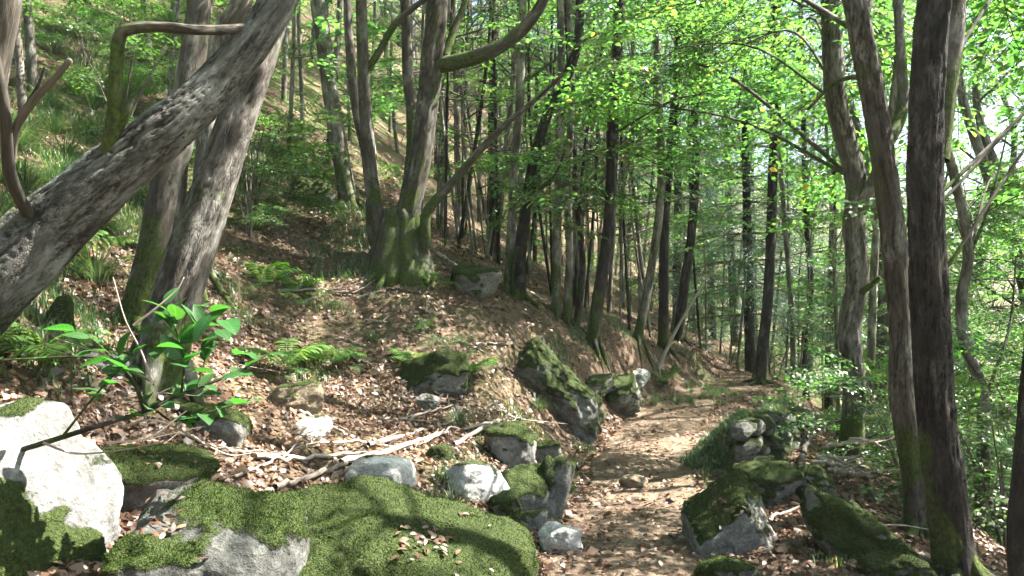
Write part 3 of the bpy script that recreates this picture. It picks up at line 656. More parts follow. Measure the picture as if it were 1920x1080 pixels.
t11, c11, o11 = make_trunk('edge_tree', 'dark trunk edge in the lower right corner', sp, .16, .13, M['bark_dark'], ext=[P(2050, -300, d0), P(2060, -800, d0)], seed=49)
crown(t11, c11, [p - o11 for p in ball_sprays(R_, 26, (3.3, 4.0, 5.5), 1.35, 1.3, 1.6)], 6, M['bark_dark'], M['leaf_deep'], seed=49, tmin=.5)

# far trees at the path bend
for k, (f, pts, w0, w1, lab) in enumerate([
    ((1422, 728), [(1430, 650), (1440, 560), (1446, 420), (1452, 200), (1455, -100)], 26, 15, 'dark trunk with a flared foot where the path bends away'),
    ((1487, 722), [(1486, 620), (1478, 500), (1466, 340), (1460, 150), (1455, -100)], 13, 7, 'thin pale stem just right of the flared trunk'),
    ((1512, 722), [(1508, 640), (1520, 540), (1512, 400), (1505, 150), (1500, -80)], 16, 9, 'dim forked stem behind the grassy wall top'),
    ((1572, 700), [(1568, 600), (1562, 450), (1550, 250), (1540, -50)], 10, 6, 'thin stem left of the mottled forked trunk'),
    ((1625, 720), [(1635, 600), (1640, 480), (1650, 300), (1655, 0)], 20, 13, 'dull trunk seen between the mottled and the bowed grey trunks')]):
    d0 = [13.2, 15, 15.5, 12, 10.5][k]; sp, d0 = S(f, *pts, d=d0); kk = d0 / FPX
    tt, cc, oo = make_trunk('bend_tree', lab, sp, w0 * kk * .8, w1 * kk * .8, M['bark_dark' if k in (0, 2) else 'bark_pole'], ext=[P(pts[-1][0], -350, d0)], seed=90 + k, seg=12, n=50, flare=1.9 if k == 0 else 1.4, rootlen=.35)
    crown(tt, cc, box_sprays(R_, 14, f[0] - 170, f[0] + 170, -420, 60, d0 - 1.5, d0 + 1.5, oo) + box_sprays(R_, 12, f[0] - 170, f[0] + 150, 0, 210, d0 - 1.5, d0 + 2, oo), 7, M['bark_pole'], M['leaf'], seed=90 + k)

# ------------------------------------------------------------------ kinds of tree for the wood behind
SPR_NEEDLE = [make_spray(400 + k, leaf=.10, n_side=11, wid=.26, simple=True) for k in range(3)]
def proto_pole(seed, H=11.0, w=.15, nspr=42, bark='bark_pole', leafm='leaf', z0=5.5, low=3):
    r = np.random.default_rng(seed); root = thing('pole_tree', 'x', 'tree')
    c = catmull([(0, 0, -.4), (0, 0, 0), (r.normal(0, .12), r.normal(0, .12), H * .35), (r.normal(0, .25), r.normal(0, .25), H * .7), (r.normal(0, .4), r.normal(0, .4), H)], 40)
    w *= .68; m_ = MB(); tube(m_, c, np.linspace(w * .55, w * .15, 40) * (1 + .5 * np.exp(-np.linspace(0, H, 40) / .3)), 9, .12, seed, .12); link('trunk', m_.mesh('trunk', M[bark], attr='bark_co'), root)
    for k in range(5):
        h = r.uniform(1.2, H * .6); b = np.array([np.interp(h, c[:, 2], c[:, a]) for a in range(3)]); a = r.uniform(0, 6.28); L = r.uniform(.4, 1.4)
        dm = MB(); e = b + np.array([math.cos(a) * L, math.sin(a) * L, r.uniform(-.2, .5) * L]); mid = (b + e) / 2 + r.normal(0, .08, 3)
        cc = catmull([b, mid, e], 8); tube(dm, cc, np.linspace(.014, .004, 8), 4)
        for q in range(3):
            s_ = cc[r.integers(3, 7)]; tube(dm, catmull([s_, s_ + r.normal(0, .12, 3), s_ + r.normal(0, .25, 3)], 4), np.linspace(.005, .002, 4), 3)
        link('branch', dm.mesh('branch', M['dead_wood' if r.random() < .5 else 'twig'], attr='bark_co'), root)
    spr = ball_sprays(r, nspr, (0, 0, (z0 + H) / 2), 1.5, 1.5, (H - z0) / 2 + .3) + [np.array([r.normal(0, .6), r.normal(0, .6), r.uniform(1.8, z0)]) for _ in range(low)]
    crown(root, c, spr, 3, M[bark], M[leafm], seed=seed, tmin=.15, r0=.018, kit=SPR_FAR); return root
def proto_leafy(seed, H=9.0, w=.2, nspr=120, z0=1.8, rad=2.3, leafm='leaf', kit=None):
    r = np.random.default_rng(seed); root = thing('leafy_tree', 'x', 'tree')
    c = catmull([(0, 0, -.6), (0, 0, 0), (r.normal(0, .2), r.normal(0, .2), H * .35), (r.normal(0, .4), r.normal(0, .4), H * .7), (r.normal(0, .5), r.normal(0, .5), H * .95)], 36)
    m_ = MB(); tube(m_, c, np.linspace(w * .6, w * .12, 36), 10, .12, seed, .12); link('trunk', m_.mesh('trunk', M['bark_grey'], attr='bark_co'), root)
    crown(root, c, ball_sprays(r, nspr, (0, 0, (z0 + H) / 2), rad, rad, (H - z0) / 2 + .4, .25), 5, M['bark_grey'], M[leafm], seed=seed, tmin=.12, r0=.03, kit=kit or SPR_FAR, scale=(.8, 1.3)); return root
def proto_conifer(seed, H=12.0, w=.26):
    r = np.random.default_rng(seed); root = thing('conifer', 'x', 'tree')
    c = np.stack([np.zeros(30), np.zeros(30), np.linspace(-.5, H, 30)], 1); m_ = MB(); tube(m_, c, np.linspace(w * .5, .02, 30), 10, .1, seed, .05); link('trunk', m_.mesh('trunk', M['bark_dark'], attr='bark_co'), root)
    lm = MB()
    z = 1.4; bm = MB(); tier = 0
    while z < H - .4:
        t = z / H; tier += 1; n = r.integers(4, 6); a0 = r.uniform(0, 6.28)
        for k in range(n):
            a = a0 + k * 6.28 / n + r.normal(0, .2); L = (2.3 * (1 - t) + .35) * r.uniform(.75, 1.15); u = np.array([math.cos(a), math.sin(a), 0])
            cc = catmull([(0, 0, z), u * L * .5 + np.array([0, 0, z - .06 * L]), u * L + np.array([0, 0, z - .34 * L])], 9); tube(bm, cc, np.linspace(.02, .005, 9), 4)
            m = max(2, int(L / .34))
            for q in range(m):
                f = .3 + .7 * (q + .5) / m; i_ = int(f * 8); p = cc[i_]
                for sgn in ((-1, 1) if q < m - 1 else (0,)):
                    d = u + sgn * .9 * np.array([-u[1], u[0], 0]) + np.array([0, 0, -.55]) + r.normal(0, .15, 3)
                    F = frame_from(d, tilt=r.normal(0, .25, 3)) * r.uniform(.45, .8) ; lv, tw = SPR_NEEDLE[r.integers(3)]
                    lm.add(lv[0] @ F.T + p, lv[1], lv[2])
        z += r.uniform(.5, .75)
        if tier % 4 == 0 or z >= H - .4: link('branch', bm.mesh('branch', M['twig'], attr='bark_co'), root); bm = MB()
    o = link('crown', lm.mesh('crown', M['needle'], smooth=False), root); o['kind'] = 'stuff'; return root
def proto_bush(seed, nspr=34, h=1.5, rad=.9, leafm='leaf', kit=None):
    r = np.random.default_rng(seed); root = thing('bush', 'x', 'bush'); pts = ball_sprays(r, nspr, (0, 0, h * .6), rad, rad, h * .5, .3)
    st = np.stack([np.zeros(14), np.zeros(14), np.linspace(-.3, h * .6, 14)], 1); m_ = MB()
    for k in range(5):
        a = r.uniform(0, 6.28); tube(m_, catmull([(0, 0, -.2), (math.cos(a) * .15, math.sin(a) * .15, h * .35), (math.cos(a) * rad * .5, math.sin(a) * rad * .5, h * .8)], 10), np.linspace(.016, .005, 10), 5, .1, k)
    link('stem', m_.mesh('stem', M['twig'], attr='bark_co'), root)
    crown(root, st, pts, 2, M['twig'], M[leafm], seed=seed, r0=.01, tmin=.2, kit=kit or SPR_FAR, scale=(.45, .8)); return root
PROTO = {
    'pole': [proto_pole(501, nspr=12), proto_pole(502, 12, .19, 13, 'bark_dark', 'leaf', 6), proto_pole(503, 10, .12, 10, 'bark_pole', 'leaf', 5, 4), proto_pole(504, 12, .17, 9, 'bark_pole', 'leaf_deep', 7, 1)],
    'thin': [proto_pole(541, 6.5, .075, 6, 'bark_pole', 'leaf', 3.4, 2), proto_pole(542, 7.5, .09, 5, 'bark_dark', 'leaf', 4, 2), proto_pole(543, 5.5, .06, 5, 'bark_pole', 'leaf', 2.8, 3)],
    'leafy': [proto_leafy(511, nspr=70), proto_leafy(512, 10, .24, 80, 2.2, 2.6), proto_leafy(513, 8, .16, 60, 1.2, 2.1, 'leaf', SPR_FINE)],
    'conifer': [proto_conifer(521), proto_conifer(522, 10)],
    'bush': [proto_bush(531), proto_bush(532, 30, 1.1, .8, 'leaf', SPR_FINE), proto_bush(533, 40, 1.9, 1.1, 'leaf_deep')]}
USED = {}
def plant(kind, x, y, label, group, scale=1.0, v=None, dz=0.0):
    v = int(R_.integers(len(PROTO[kind]))) if v is None else v; p = PROTO[kind][v]
    if not USED.get((kind, v)): o = p; USED[(kind, v)] = 1
    else: o = copy_tree(p)
    o.location = (x, y, gz(x, y) + dz); o.rotation_euler = (R_.normal(0, .04), R_.normal(0, .04), R_.uniform(0, 6.28)); o.scale = (scale,) * 3
    o['label'] = label; o['group'] = group; return o
def scatter(n, x0, x1, y0, y1, mind, tries=4000, avoid=1.3, ok=None, pts=None):
    pts = pts if pts is not None else []; out = []
    for _ in range(tries):
        if len(out) >= n: break
        x, y = R_.uniform(x0, x1), R_.uniform(y0, y1)
        if ok and not ok(x, y): continue
        if seg_dist(np.array([x]), np.array([y]), PATH)[0][0] < avoid: continue
        if all((x - a) ** 2 + (y - b) ** 2 > mind * mind for a, b in pts): pts.append((x, y)); out.append((x, y))
    return out
ALL = [(4.9, 16.5), (6.9, 17.5), (4.0, 19.5), (5.7, 20.5)]
for x, y in scatter(84, -7, 3.4, 12.0, 26, .6, ok=lambda x, y: x < 2.6 + (y - 12) * .1 and x > -.42 * y, pts=ALL):
    plant('pole', x, y, 'slender bare pole in the dense stand behind the coppice stool', 'pole stand behind the stool', R_.uniform(.85, 1.25))
for x, y in scatter(12, -12, -4.4, 8.5, 18, 1.5, ok=lambda x, y: x < -.36 * y, pts=ALL):
    plant('pole', x, y, 'slender trunk high on the grassy slope behind the leaning trunk', 'trunks on the upper left slope', R_.uniform(.9, 1.3))
for x, y in [(4.9, 16.5), (6.9, 17.5), (4.0, 19.5), (5.7, 20.5)] + scatter(3, 2.6, 10, 19, 27, 2.0, pts=ALL):
    plant('conifer', x, y, 'drooping blue green conifer beyond the path bend', 'conifers beyond the bend', R_.uniform(.8, 1.2))
for x, y in scatter(16, 4, 16, 15, 38, 2.0, pts=ALL):
    plant('leafy', x, y, 'bright leafy tree in the wood beyond the path bend', 'leafy trees beyond the bend', R_.uniform(.9, 1.35))
for x, y in [(7.9, 5.6), (8.9, 8.6), (7.9, 12.4), (10.8, 6.8), (9.8, 14.2), (11.5, 10.8), (6.6, 14.5)]:
    plant('leafy', x, y, 'leafy tree on the falling slope right of the path', 'leafy trees on the right slope', R_.uniform(.85, 1.25))
for x, y in scatter(16, -14, 12, 28, 48, 2.4, pts=ALL):
    plant('leafy', x, y, 'distant leafy tree closing the view behind the poles', 'far leafy trees', R_.uniform(1.1, 1.6))
for x, y in scatter(8, -10, 3, 20, 34, 2.2, pts=ALL):
    plant('conifer', x, y, 'dark conifer among the poles on the hill', 'conifers behind the poles', R_.uniform(.9, 1.3))
ORD = ['leftmost', 'second from left', 'third from left', 'fourth from left', 'fifth from left', 'sixth from left', 'seventh from left', 'eighth from left', 'ninth from left', 'tenth from left',
       'sixth from right', 'fifth from right', 'fourth from right', 'third from right', 'second from right', 'rightmost']
def order_labels(group, phrase):
    L_ = sorted([o for o in bpy.data.objects if o.get('group') == group], key=lambda o: o.location.x / o.location.y); m = len(L_)
    for i, o in enumerate(L_): o['label'] = (ORD[i] if i < 10 and (i <= m // 2 or m <= 8) and i < m - 1 else ORD[len(ORD) - (m - i)]) + ' ' + phrase
order_labels('conifers beyond the bend', 'drooping blue green conifer beyond the path bend')
order_labels('leafy trees on the right slope', 'leafy tree on the slope falling right of the path')
order_labels('leafy trees beyond the bend', 'bright leafy tree in the wood beyond the bend')
order_labels('far leafy trees', 'distant leafy tree on the hill behind the poles')
order_labels('conifers behind the poles', 'dark conifer among the poles on the hill')
FEAT = [(-9999, 'left of the mottled slope trunk'), (590, 'between the mottled slope trunk and the coppice stool'), (745, 'between the coppice stool and its long right branch'), (860, 'between the long stool branch and the curved dark trunk'), (985, 'between the curved dark trunk and the pole clump'), (1065, 'between the pole clump and the leaning dark trunk'), (1140, 'between the leaning and the upright dark bank trunks'), (1250, 'right of the upright dark bank trunk')]
LK = {0: 'grey', 1: 'dark', 2: 'thin pale', 3: 'tall pale'}
for o in [o for o in bpy.data.objects if o.get('group') == 'pole stand behind the stool']:
    px = 960 + o.location.x / o.location.y * FPX; f = [t for a_, t in FEAT if px >= a_][-1]; tm = next(ch for ch in o.children if ch.name.startswith('trunk')).data
    kd = next(i for i, p_ in enumerate(PROTO['pole']) if next(ch for ch in p_.children if ch.name.startswith('trunk')).data == tm)
    o['label'] = ('nearer ' if o.location.y < 16 else 'farther ' if o.location.y < 21 else 'distant ') + LK[kd] + ' pole ' + f
for x, y, s_ in [(5.7, 8.3, .55), (6.5, 9.6, .6), (5.3, 10.6, .5), (7.0, 7.6, .6), (6.3, 6.4, .5), (7.6, 10.8, .7), (6.1, 12.3, .55), (8.6, 12.6, .8)]:
    plant('leafy', x, y, 'x', 'young trees on the right slope', s_, 2)
order_labels('young trees on the right slope', 'young leafy tree low on the slope behind the right hand trunks')
for x, y in scatter(9, -10.5, -3.4, 9.5, 19, 1.4, ok=lambda x, y: x < -.30 * y, pts=ALL):
    plant('leafy', x, y, 'x', 'young trees on the upper left slope', R_.uniform(.45, .7))
order_labels('young trees on the upper left slope', 'young leafy tree high on the slope behind the leaning trunk')
for x, y in scatter(34, -1.6, 2.8, 10.2, 14.5, .38, ok=lambda x, y: x > -.17 * y + .4 and x < 2.0 + (y - 10.5) * .15, avoid=1.0):
    plant('thin', x, y, 'x', 'saplings on the bank', R_.uniform(.8, 1.25))
for x, y in scatter(20, 2.4, 7.0, 14.8, 20, .6, avoid=.9):
    plant('thin', x, y, 'x', 'saplings beyond the bend', R_.uniform(.8, 1.3))
FE2 = [(-9999, 'left of the curved dark trunk'), (975, 'beside the curved dark trunk'), (1030, 'in the pale pole clump'), (1085, 'left of the leaning dark trunk'), (1135, 'right of the leaning dark trunk'), (1190, 'left of the upright dark bank trunk'), (1250, 'at the right end of the bank trunks'), (1320, 'left of the flared trunk'), (1430, 'right of the flared trunk'), (1500, 'behind the grassy wall top'), (1580, 'behind the mottled forked trunk')]
for o in [o for o in bpy.data.objects if o.get('group', '').startswith('saplings ')]:
    o.name = 'sapling_tree'; px = 960 + o.location.x / o.location.y * FPX; dk = o.children[0].data.materials[0].name == 'bark_dark'
    o['label'] = ('nearer ' if o.location.y < 12.5 else 'farther ' if o.location.y < 17 else 'distant ') + ('dark ' if dk else 'pale ') + ('short' if o.scale.x < 1 else 'tall') + (' thin sapling ' if 'bank' in o['group'] else ' slight sapling ') + [t for a_, t in FE2 if px >= a_][-1]
for i, (x, y) in enumerate([(-3.2, -1.8), (2.6, -3.2), (-1.4, -5.0), (5.0, -5.0), (-6.2, -3.6), (7.2, -2.0), (-8.6, 1.0), (1.5, -9)]):  # unseen trees of the wood, added to cut fill light from behind
    plant('leafy', x, y, 'unseen leafy tree of the wood behind the viewpoint, added to block fill light', 'trees behind the viewpoint', R_.uniform(.9, 1.2))
BP = []
for x, y in scatter(15, -9, -2.8, 8.5, 17, .9, ok=lambda x, y: x < -.28 * y, pts=BP):
    plant('bush', x, y, 'x', 'bushes on the upper left slope', R_.uniform(.5, .95))
order_labels('bushes on the upper left slope', 'leafy bush on the upper slope behind the leaning trunk')
for x, y in [(4.9, 21.5), (4.2, 23), (5.6, 23.5), (3.6, 21)]:
    plant('bush', x, y, 'x', 'bushes at the far end of the path', 1.2)
order_labels('bushes at the far end of the path', 'bush closing the far end of the path')
for x, y in scatter(22, 3.6, 9, 5.2, 13.5, .8, ok=lambda x, y: x < .66 * y + .6 and x > (.49 if y > 7 else .44) * y, pts=BP, avoid=2.0):
    plant('bush', x, y, 'leafy green bush on the slope below the right hand trunks', 'bushes on the right slope', R_.uniform(.7, 1.2))
for x, y in scatter(9, -2, 7, 14.6, 20, 1.0, pts=BP, avoid=2.0):
    plant('bush', x, y, 'leafy undergrowth bush beyond the path bend', 'undergrowth beyond the bend', R_.uniform(.6, 1.1))

order_labels('trunks on the upper left slope', 'slender trunk on the upper left slope behind the leaning trunk')
order_labels('undergrowth beyond the bend', 'leafy undergrowth bush beyond the path bend')
for grp, fe in (('bushes on the right slope', [(-9999, 'left of the mottled forked trunk'), (1600, 'between the mottled and the bowed grey trunk'), (1690, 'behind the big dark trunk'), (1780, 'right of the big dark trunk'), (1850, 'at the right edge')]),):
    for o in [o for o in bpy.data.objects if o.get('group') == grp]:
        px = 960 + o.location.x / o.location.y * FPX; sz = 'low' if o.scale.x < .85 else 'middling' if o.scale.x < 1.02 else 'tall'
        o['label'] = ('near ' if o.location.y < 8.5 else 'farther ' if o.location.y < 11.5 else 'distant ') + sz + ' bush on the right slope ' + [t for a_, t in fe if px >= a_][-1]
# ------------------------------------------------------------------ rocks
import bmesh
_ICO = {}
def ico(sub):
    if sub not in _ICO:
        b = bmesh.new(); bmesh.ops.create_icosphere(b, subdivisions=sub, radius=1); b.verts.index_update()
        _ICO[sub] = (np.array([v.co[:] for v in b.verts]), np.array([[v.index for v in f.verts] for f in b.faces])); b.free()
    return _ICO[sub]
def rotz(a): c, s_ = math.cos(a), math.sin(a); return np.array([[c, -s_, 0], [s_, c, 0], [0, 0, 1]])
def rotax(ax, a): return np.array(Matrix.Rotation(a, 3, ax))
def rock_shape(seed, size, sub=5, planes=None, p=14, nplanes=9, rough=.06, rot=None):
    r = np.random.default_rng(seed); D, F = ico(sub)
    if planes is None:
        n = r.normal(0, 1, (nplanes, 3)); n /= np.linalg.norm(n, axis=1)[:, None]; d = r.uniform(.72, 1.0, nplanes)
        n = np.concatenate([n, [(0, 0, 1), (0, 0, -1), (1, 0, 0), (-1, 0, 0), (0, 1, 0), (0, -1, 0)]]); d = np.concatenate([d, r.uniform(.85, 1.0, 6)])
    else:
        n = np.array([a[:3] for a in planes], float); n /= np.linalg.norm(n, axis=1)[:, None]; d = np.array([a[3] for a in planes], float)
    k = np.maximum(D @ n.T, 0) / d
    rad = (k ** p).sum(1) ** (-1 / p)
    v = D * rad[:, None]
    v = v * (1 + rough * 1.6 * fbm(D * 1.7 + seed * 3.1, 2) + rough * fbm(v * 4.5 + seed, 4) + rough * .3 * fbm(v * 14 + seed, 3))[:, None]
    v = v * np.asarray(size)
    if rot is not None: v = v @ rot.T
    return v, F
def rock_mesh(name, v, F, mat, bias, kz=1.0, seed=0, patch=1.0, scale=3.0):
    mb = MB(); mb.add(v, None, F)
    me = mb.mesh(name, mat); nr = np.zeros(len(v) * 3, np.float32); me.vertices.foreach_get('normal', nr); nr = nr.reshape(-1, 3)
    ms = np.clip(.5 + (bias + kz * (nr[:, 2] - .45) + patch * fbm(v * scale + seed * 5.3, 4)) * 1.6, 0, 1)
    a = me.attributes.new('moss', 'FLOAT', 'POINT'); a.data.foreach_set('value', ms.astype(np.float32)); return me, ms, nr
def moss_tufts(root, v, F, ms, nr, n, length=.009, seed=0):
    r = np.random.default_rng(seed); A = v[F]; ar = np.linalg.norm(np.cross(A[:, 1] - A[:, 0], A[:, 2] - A[:, 0]), axis=1) * sstep(.42, .85, ms[F].mean(1))
    if ar.sum() <= 0: return
    f = r.choice(len(F), n, p=ar / ar.sum()); w = r.dirichlet((1, 1, 1), n)[:, :, None]; p = (A[f] * w).sum(1); nm = (nr[F][f] * w).sum(1)
    d = nm + r.normal(0, .55, (n, 3)); d /= np.linalg.norm(d, axis=1)[:, None]; s_ = np.cross(d, r.normal(0, 1, (n, 3))); s_ /= np.linalg.norm(s_, axis=1)[:, None]
    L = length * r.uniform(.4, 1.4, (n, 1)) * (1 + .75 * fbm(p * 11, 3)[:, None]); wd_ = length * .22
    q = np.stack([p - s_ * wd_ - nm * .002, p + s_ * wd_ - nm * .002, p + d * L], 1).reshape(-1, 3)
    mb = MB(); mb.add(q, None, np.arange(n * 3).reshape(-1, 3)); o = link('moss', mb.mesh('moss', M['moss'], smooth=False), root); o['kind'] = 'stuff'
ROCKS = []; LYING = []
def rock(name, label, px, py, w, h, depth=.9, d=None, seed=0, mat='rock', bias=0.0, kz=1.0, patch=1.0, planes=None, rot=None, tufts=0, sub=5, rough=.06, group=None, p=14, sink=.18, cat='rock', lying=0):
    """px,py: middle of its foot in the photograph; w,h its seen width and height in pixels"""
    if d is None: g_ = G(px, py); d = g_[1]
    W, H = w / FPX * d, h / FPX * d
    d = d + W * depth * .35; W, H = w / FPX * d, h / FPX * d; c = P(px, py - h / 2, d)
    if planes is None and rot is None:
        rr_ = np.random.default_rng(seed + 77); rot = rotz(rr_.uniform(-.7, .7)) @ rotax('X', rr_.normal(0, .16)) @ rotax('Y', rr_.normal(0, .16)); rough = max(rough, .085); p = min(p, 11)
    v, F = rock_shape(seed, (W * .56, W * .56 * depth, H * .56 * (1 + sink)), sub, planes, p=p, rough=rough, rot=rot); c[2] -= H * sink * .5
    me, ms, nr = rock_mesh(name, v, F, M[mat], bias, kz, seed, patch)
    if tufts:      # moss swells into cushions
        v = v + nr * (sstep(.4, .8, ms) * (.012 + .016 * fbm(v * 16 + seed, 3)))[:, None]; me.vertices.foreach_set('co', v.astype(np.float32).ravel()); me.update()
    o = link(name, me, None, c); tag(o, label, cat, group); ROCKS.append((c[0], c[1], W * .5))
    if lying:
        k_ = np.nonzero((nr[:, 2] > .55) & (fbm(v * 5 + seed, 2) > .12))[0]; k_ = k_[np.random.default_rng(seed).integers(0, len(k_), lying)]; LYING.append((v[k_] + c + nr[k_] * .012, nr[k_]))
    if tufts: moss_tufts(o, v, F, ms, nr, tufts, seed=seed)
    return o
# big foreground boulders
PL1 = [(.72, -.35, .60, .45), (.35, -.9, .25, .72), (-.12, -.1, .98, .75), (-1, 0, .1, 1.0), (0, 1, .1, .9), (.95, .25, -.2, .85), (0, 0, -1, 1), (.1, -.7, .75, .74)]
rock('white_boulder', 'white boulder with moss patches cut by the lower left edge', -70, 1250, 480, 480, 1.0, d=2.45, seed=3, mat='rock_white', bias=-.5, kz=.5, patch=2.4, planes=PL1, sub=6, rough=.075, tufts=9000, p=34, cat='boulder')
PL2 = [(.05, -.25, .97, .62), (.1, -.97, .25, .8), (1, -.1, .1, .95), (-1, -.1, .2, .95), (0, 1, .1, .9), (0, 0, -1, 1), (.6, -.6, .5, .86)]
rock('grey_boulder', 'blocky grey boulder veined with moss between the white and the mossy boulders', 385, 1215, 290, 275, 1.0, lying=40, d=2.6, seed=5, mat='rock_shaded', bias=-.15, kz=.55, patch=1.9, planes=PL2, sub=6, rough=.075, tufts=16000, p=16, cat='boulder')
PL3 = [(.45, -.15, .88, .60), (-.35, -.35, .87, .62), (.2, -.95, .35, .85), (1, -.2, .1, 1.0), (-1, 0, .1, .9), (0, 1, .2, .9), (0, 0, -1, 1)]
rock('mossy_boulder', 'big boulder thickly covered in green moss at the bottom edge', 705, 1200, 450, 290, .85, lying=90, d=2.9, seed=8, mat='rock', bias=.55, kz=.9, patch=.8, planes=PL3, sub=6, rough=.06, tufts=42000, p=10, cat='boulder')
rock('moss_bank_rock', 'low moss covered rock behind the grey boulder', 265, 960, 270, 120, 1.0, lying=40, d=3.5, seed=11, bias=.6, tufts=9000, cat='boulder')
rock('sapling_rock', 'mossy stone behind the sapling leaves', 395, 860, 150, 95, .9, d=4.6, seed=12, bias=.3, tufts=3500)
# stones about the hollow
rock('white_topped_stone', 'white topped stone behind the big mossy boulder', 705, 925, 115, 78, .9, seed=14, mat='rock_pale_lit', bias=-.5, kz=.3)
rock('small_mossy_stone', 'small green mossy stone between the dry sticks', 822, 868, 52, 30, .9, seed=15, bias=.6, tufts=900)
rock('long_pale_stone', 'long pale stone in sun beside the grass tussock', 885, 930, 120, 62, .8, seed=16, mat='rock_pale_lit', bias=-.35, kz=.6)
rock('bank_stone', 'round mossy stone topping the bank at the path edge', 962, 880, 88, 80, 1.0, seed=17, bias=.35, tufts=2500)
rock('bank_stone', 'tall grey stone with mossy face standing at the path edge', 1037, 975, 62, 118, .9, seed=18, bias=0.15, kz=.2, tufts=1500)
rock('bank_stone', 'dark rounded stone left of the tall path edge stone', 985, 965, 82, 82, .9, seed=19, bias=0.05, tufts=1200)
rock('bank_stone', 'squat mossy stone low at the path edge above the white stone', 950, 985, 60, 60, .9, seed=20, bias=.3, tufts=1800)
rock('bank_stone', 'small grey stone under the squat mossy stone', 995, 1003, 55, 45, .9, seed=21, bias=-0.10)
rock('bank_stone', 'mossy stone wedged above the tall path edge stone', 1020, 880, 62, 52, .9, seed=22, bias=.1, tufts=1000)
rock('path_stone', 'bright white stone lying on the path near the bottom', 1045, 1038, 66, 52, .9, seed=23, mat='rock_pale_lit', bias=-1.2, sink=.1)
rock('path_stone', 'small brown stone alone in the middle of the path', 1188, 915, 44, 26, .9, seed=24, mat='rock_brown', bias=-.8, sink=.1)
PL13 = [(-.55, -.25, .8, .66), (.75, -.35, .55, .72), (.1, -1, .15, .85), (1, 0, 0, .95), (-1, 0, 0, .95), (0, 1, .1, .9), (0, 0, -1, 1)]
rock('path_boulder', 'squat boulder with a mossy left shoulder on the right path edge', 1370, 1038, 152, 114, .9, lying=40, seed=26, bias=-.1, kz=.9, patch=.9, planes=PL13, sub=6, rough=.05, tufts=6000, p=16, cat='boulder')
rock('verge_boulder', 'dark mossy boulder behind the squat path boulder', 1442, 942, 118, 66, 1.0, seed=27, bias=.4, tufts=4000, cat='boulder')
rock('verge_boulder', 'small mossy boulder at the foot of the mottled trunk side', 1520, 945, 70, 62, 1.0, seed=28, bias=.25, tufts=1200, cat='boulder')
rock('leaning_slab', 'flat sunlit mossy slab tilted down to the right', 1605, 1055, 165, 92, .8, seed=29, bias=.2, patch=1.6, rough=.12, p=20, tufts=6000, rot=rotax('Y', math.radians(24)), cat='boulder')
rock('corner_stone', 'bright green mossy stone left of the big dark trunk foot', 1672, 1105, 120, 72, .9, seed=30, bias=.3, rough=.12, tufts=4000, d=4.25)
rock('corner_stone', 'mossy stone cut by the bottom edge right of the path', 1352, 1100, 95, 50, .9, seed=31, bias=.35, rough=.12, tufts=3000, d=4.3)
rock('corner_stone', 'small bluish grey stone before the tilted slab', 1640, 1078, 40, 30, .9, seed=32, bias=-.8, d=4.35)
# bank and slope
rock('mossy_slab', 'long steep slab of moss on the bank left of the path', 1046, 768, 190, 80, .9, seed=34, bias=.5, kz=.5, rough=.13, patch=1.6, tufts=7000, rot=rotax('Y', math.radians(46)) @ rotax('X', math.radians(-18)), p=18, cat='boulder', sub=6, sink=.5)
rock('bank_rock', 'dark grey rock where the bank meets the path', 1158, 775, 82, 62, 1.3, seed=35, bias=.15, patch=1.2, rough=.13, tufts=900)
rock('bank_rock', 'grey rock tucked under the right end of the mossy slab', 1112, 742, 60, 34, 1.4, seed=36, bias=.2, rough=.13, tufts=500)
rock('bank_rock', 'white rock lit at the top of the bank by the dark trunks', 1192, 718, 52, 26, 1.2, seed=37, sink=.3, rough=.12, mat='rock_pale_lit', bias=-.6)
rock('slope_rock', 'flat mossy stone in the leaf litter mid slope', 812, 738, 122, 62, .9, seed=38, bias=.5, tufts=3000)
rock('slope_rock', 'small grey stone under the flat mossy slope stone', 795, 762, 50, 22, .9, seed=39, bias=-.7)
rock('slope_rock', 'mossy rock right of the coppice stool', 888, 560, 88, 62, .9, seed=40, bias=.3, tufts=1500)
rock('slope_rock', 'low mound standing in for sunlit soil under the bright fern', 545, 765, 100, 42, .9, seed=47, mat='rock_brown', bias=-.2, sink=.7, rough=.13, p=9)  # rock shape standing in for a patch of sunlit soil
rock('slope_rock', 'pale flat stone in sun among the dry sticks', 585, 822, 75, 34, .8, seed=42, mat='rock_pale_lit', bias=-.7)
rock('slope_rock', 'dark mossy mound uphill left of the coppice stool', 578, 388, 82, 52, .9, seed=43, bias=.6, tufts=1200)
rock('slope_rock', 'mossy stone pillar under the leaning trunk', 112, 650, 58, 95, .9, seed=44, bias=.5, d=4.7)
rock('slope_rock', 'pale stone at the left edge under the leaning trunk', 35, 640, 75, 62, .9, seed=45, mat='rock_white', bias=-.5, d=4.8)
rock('slope_rock', 'grey mossy stone left of the twin ribbed trunk foot', 190, 720, 90, 62, .9, seed=46, bias=.0, d=4.5)

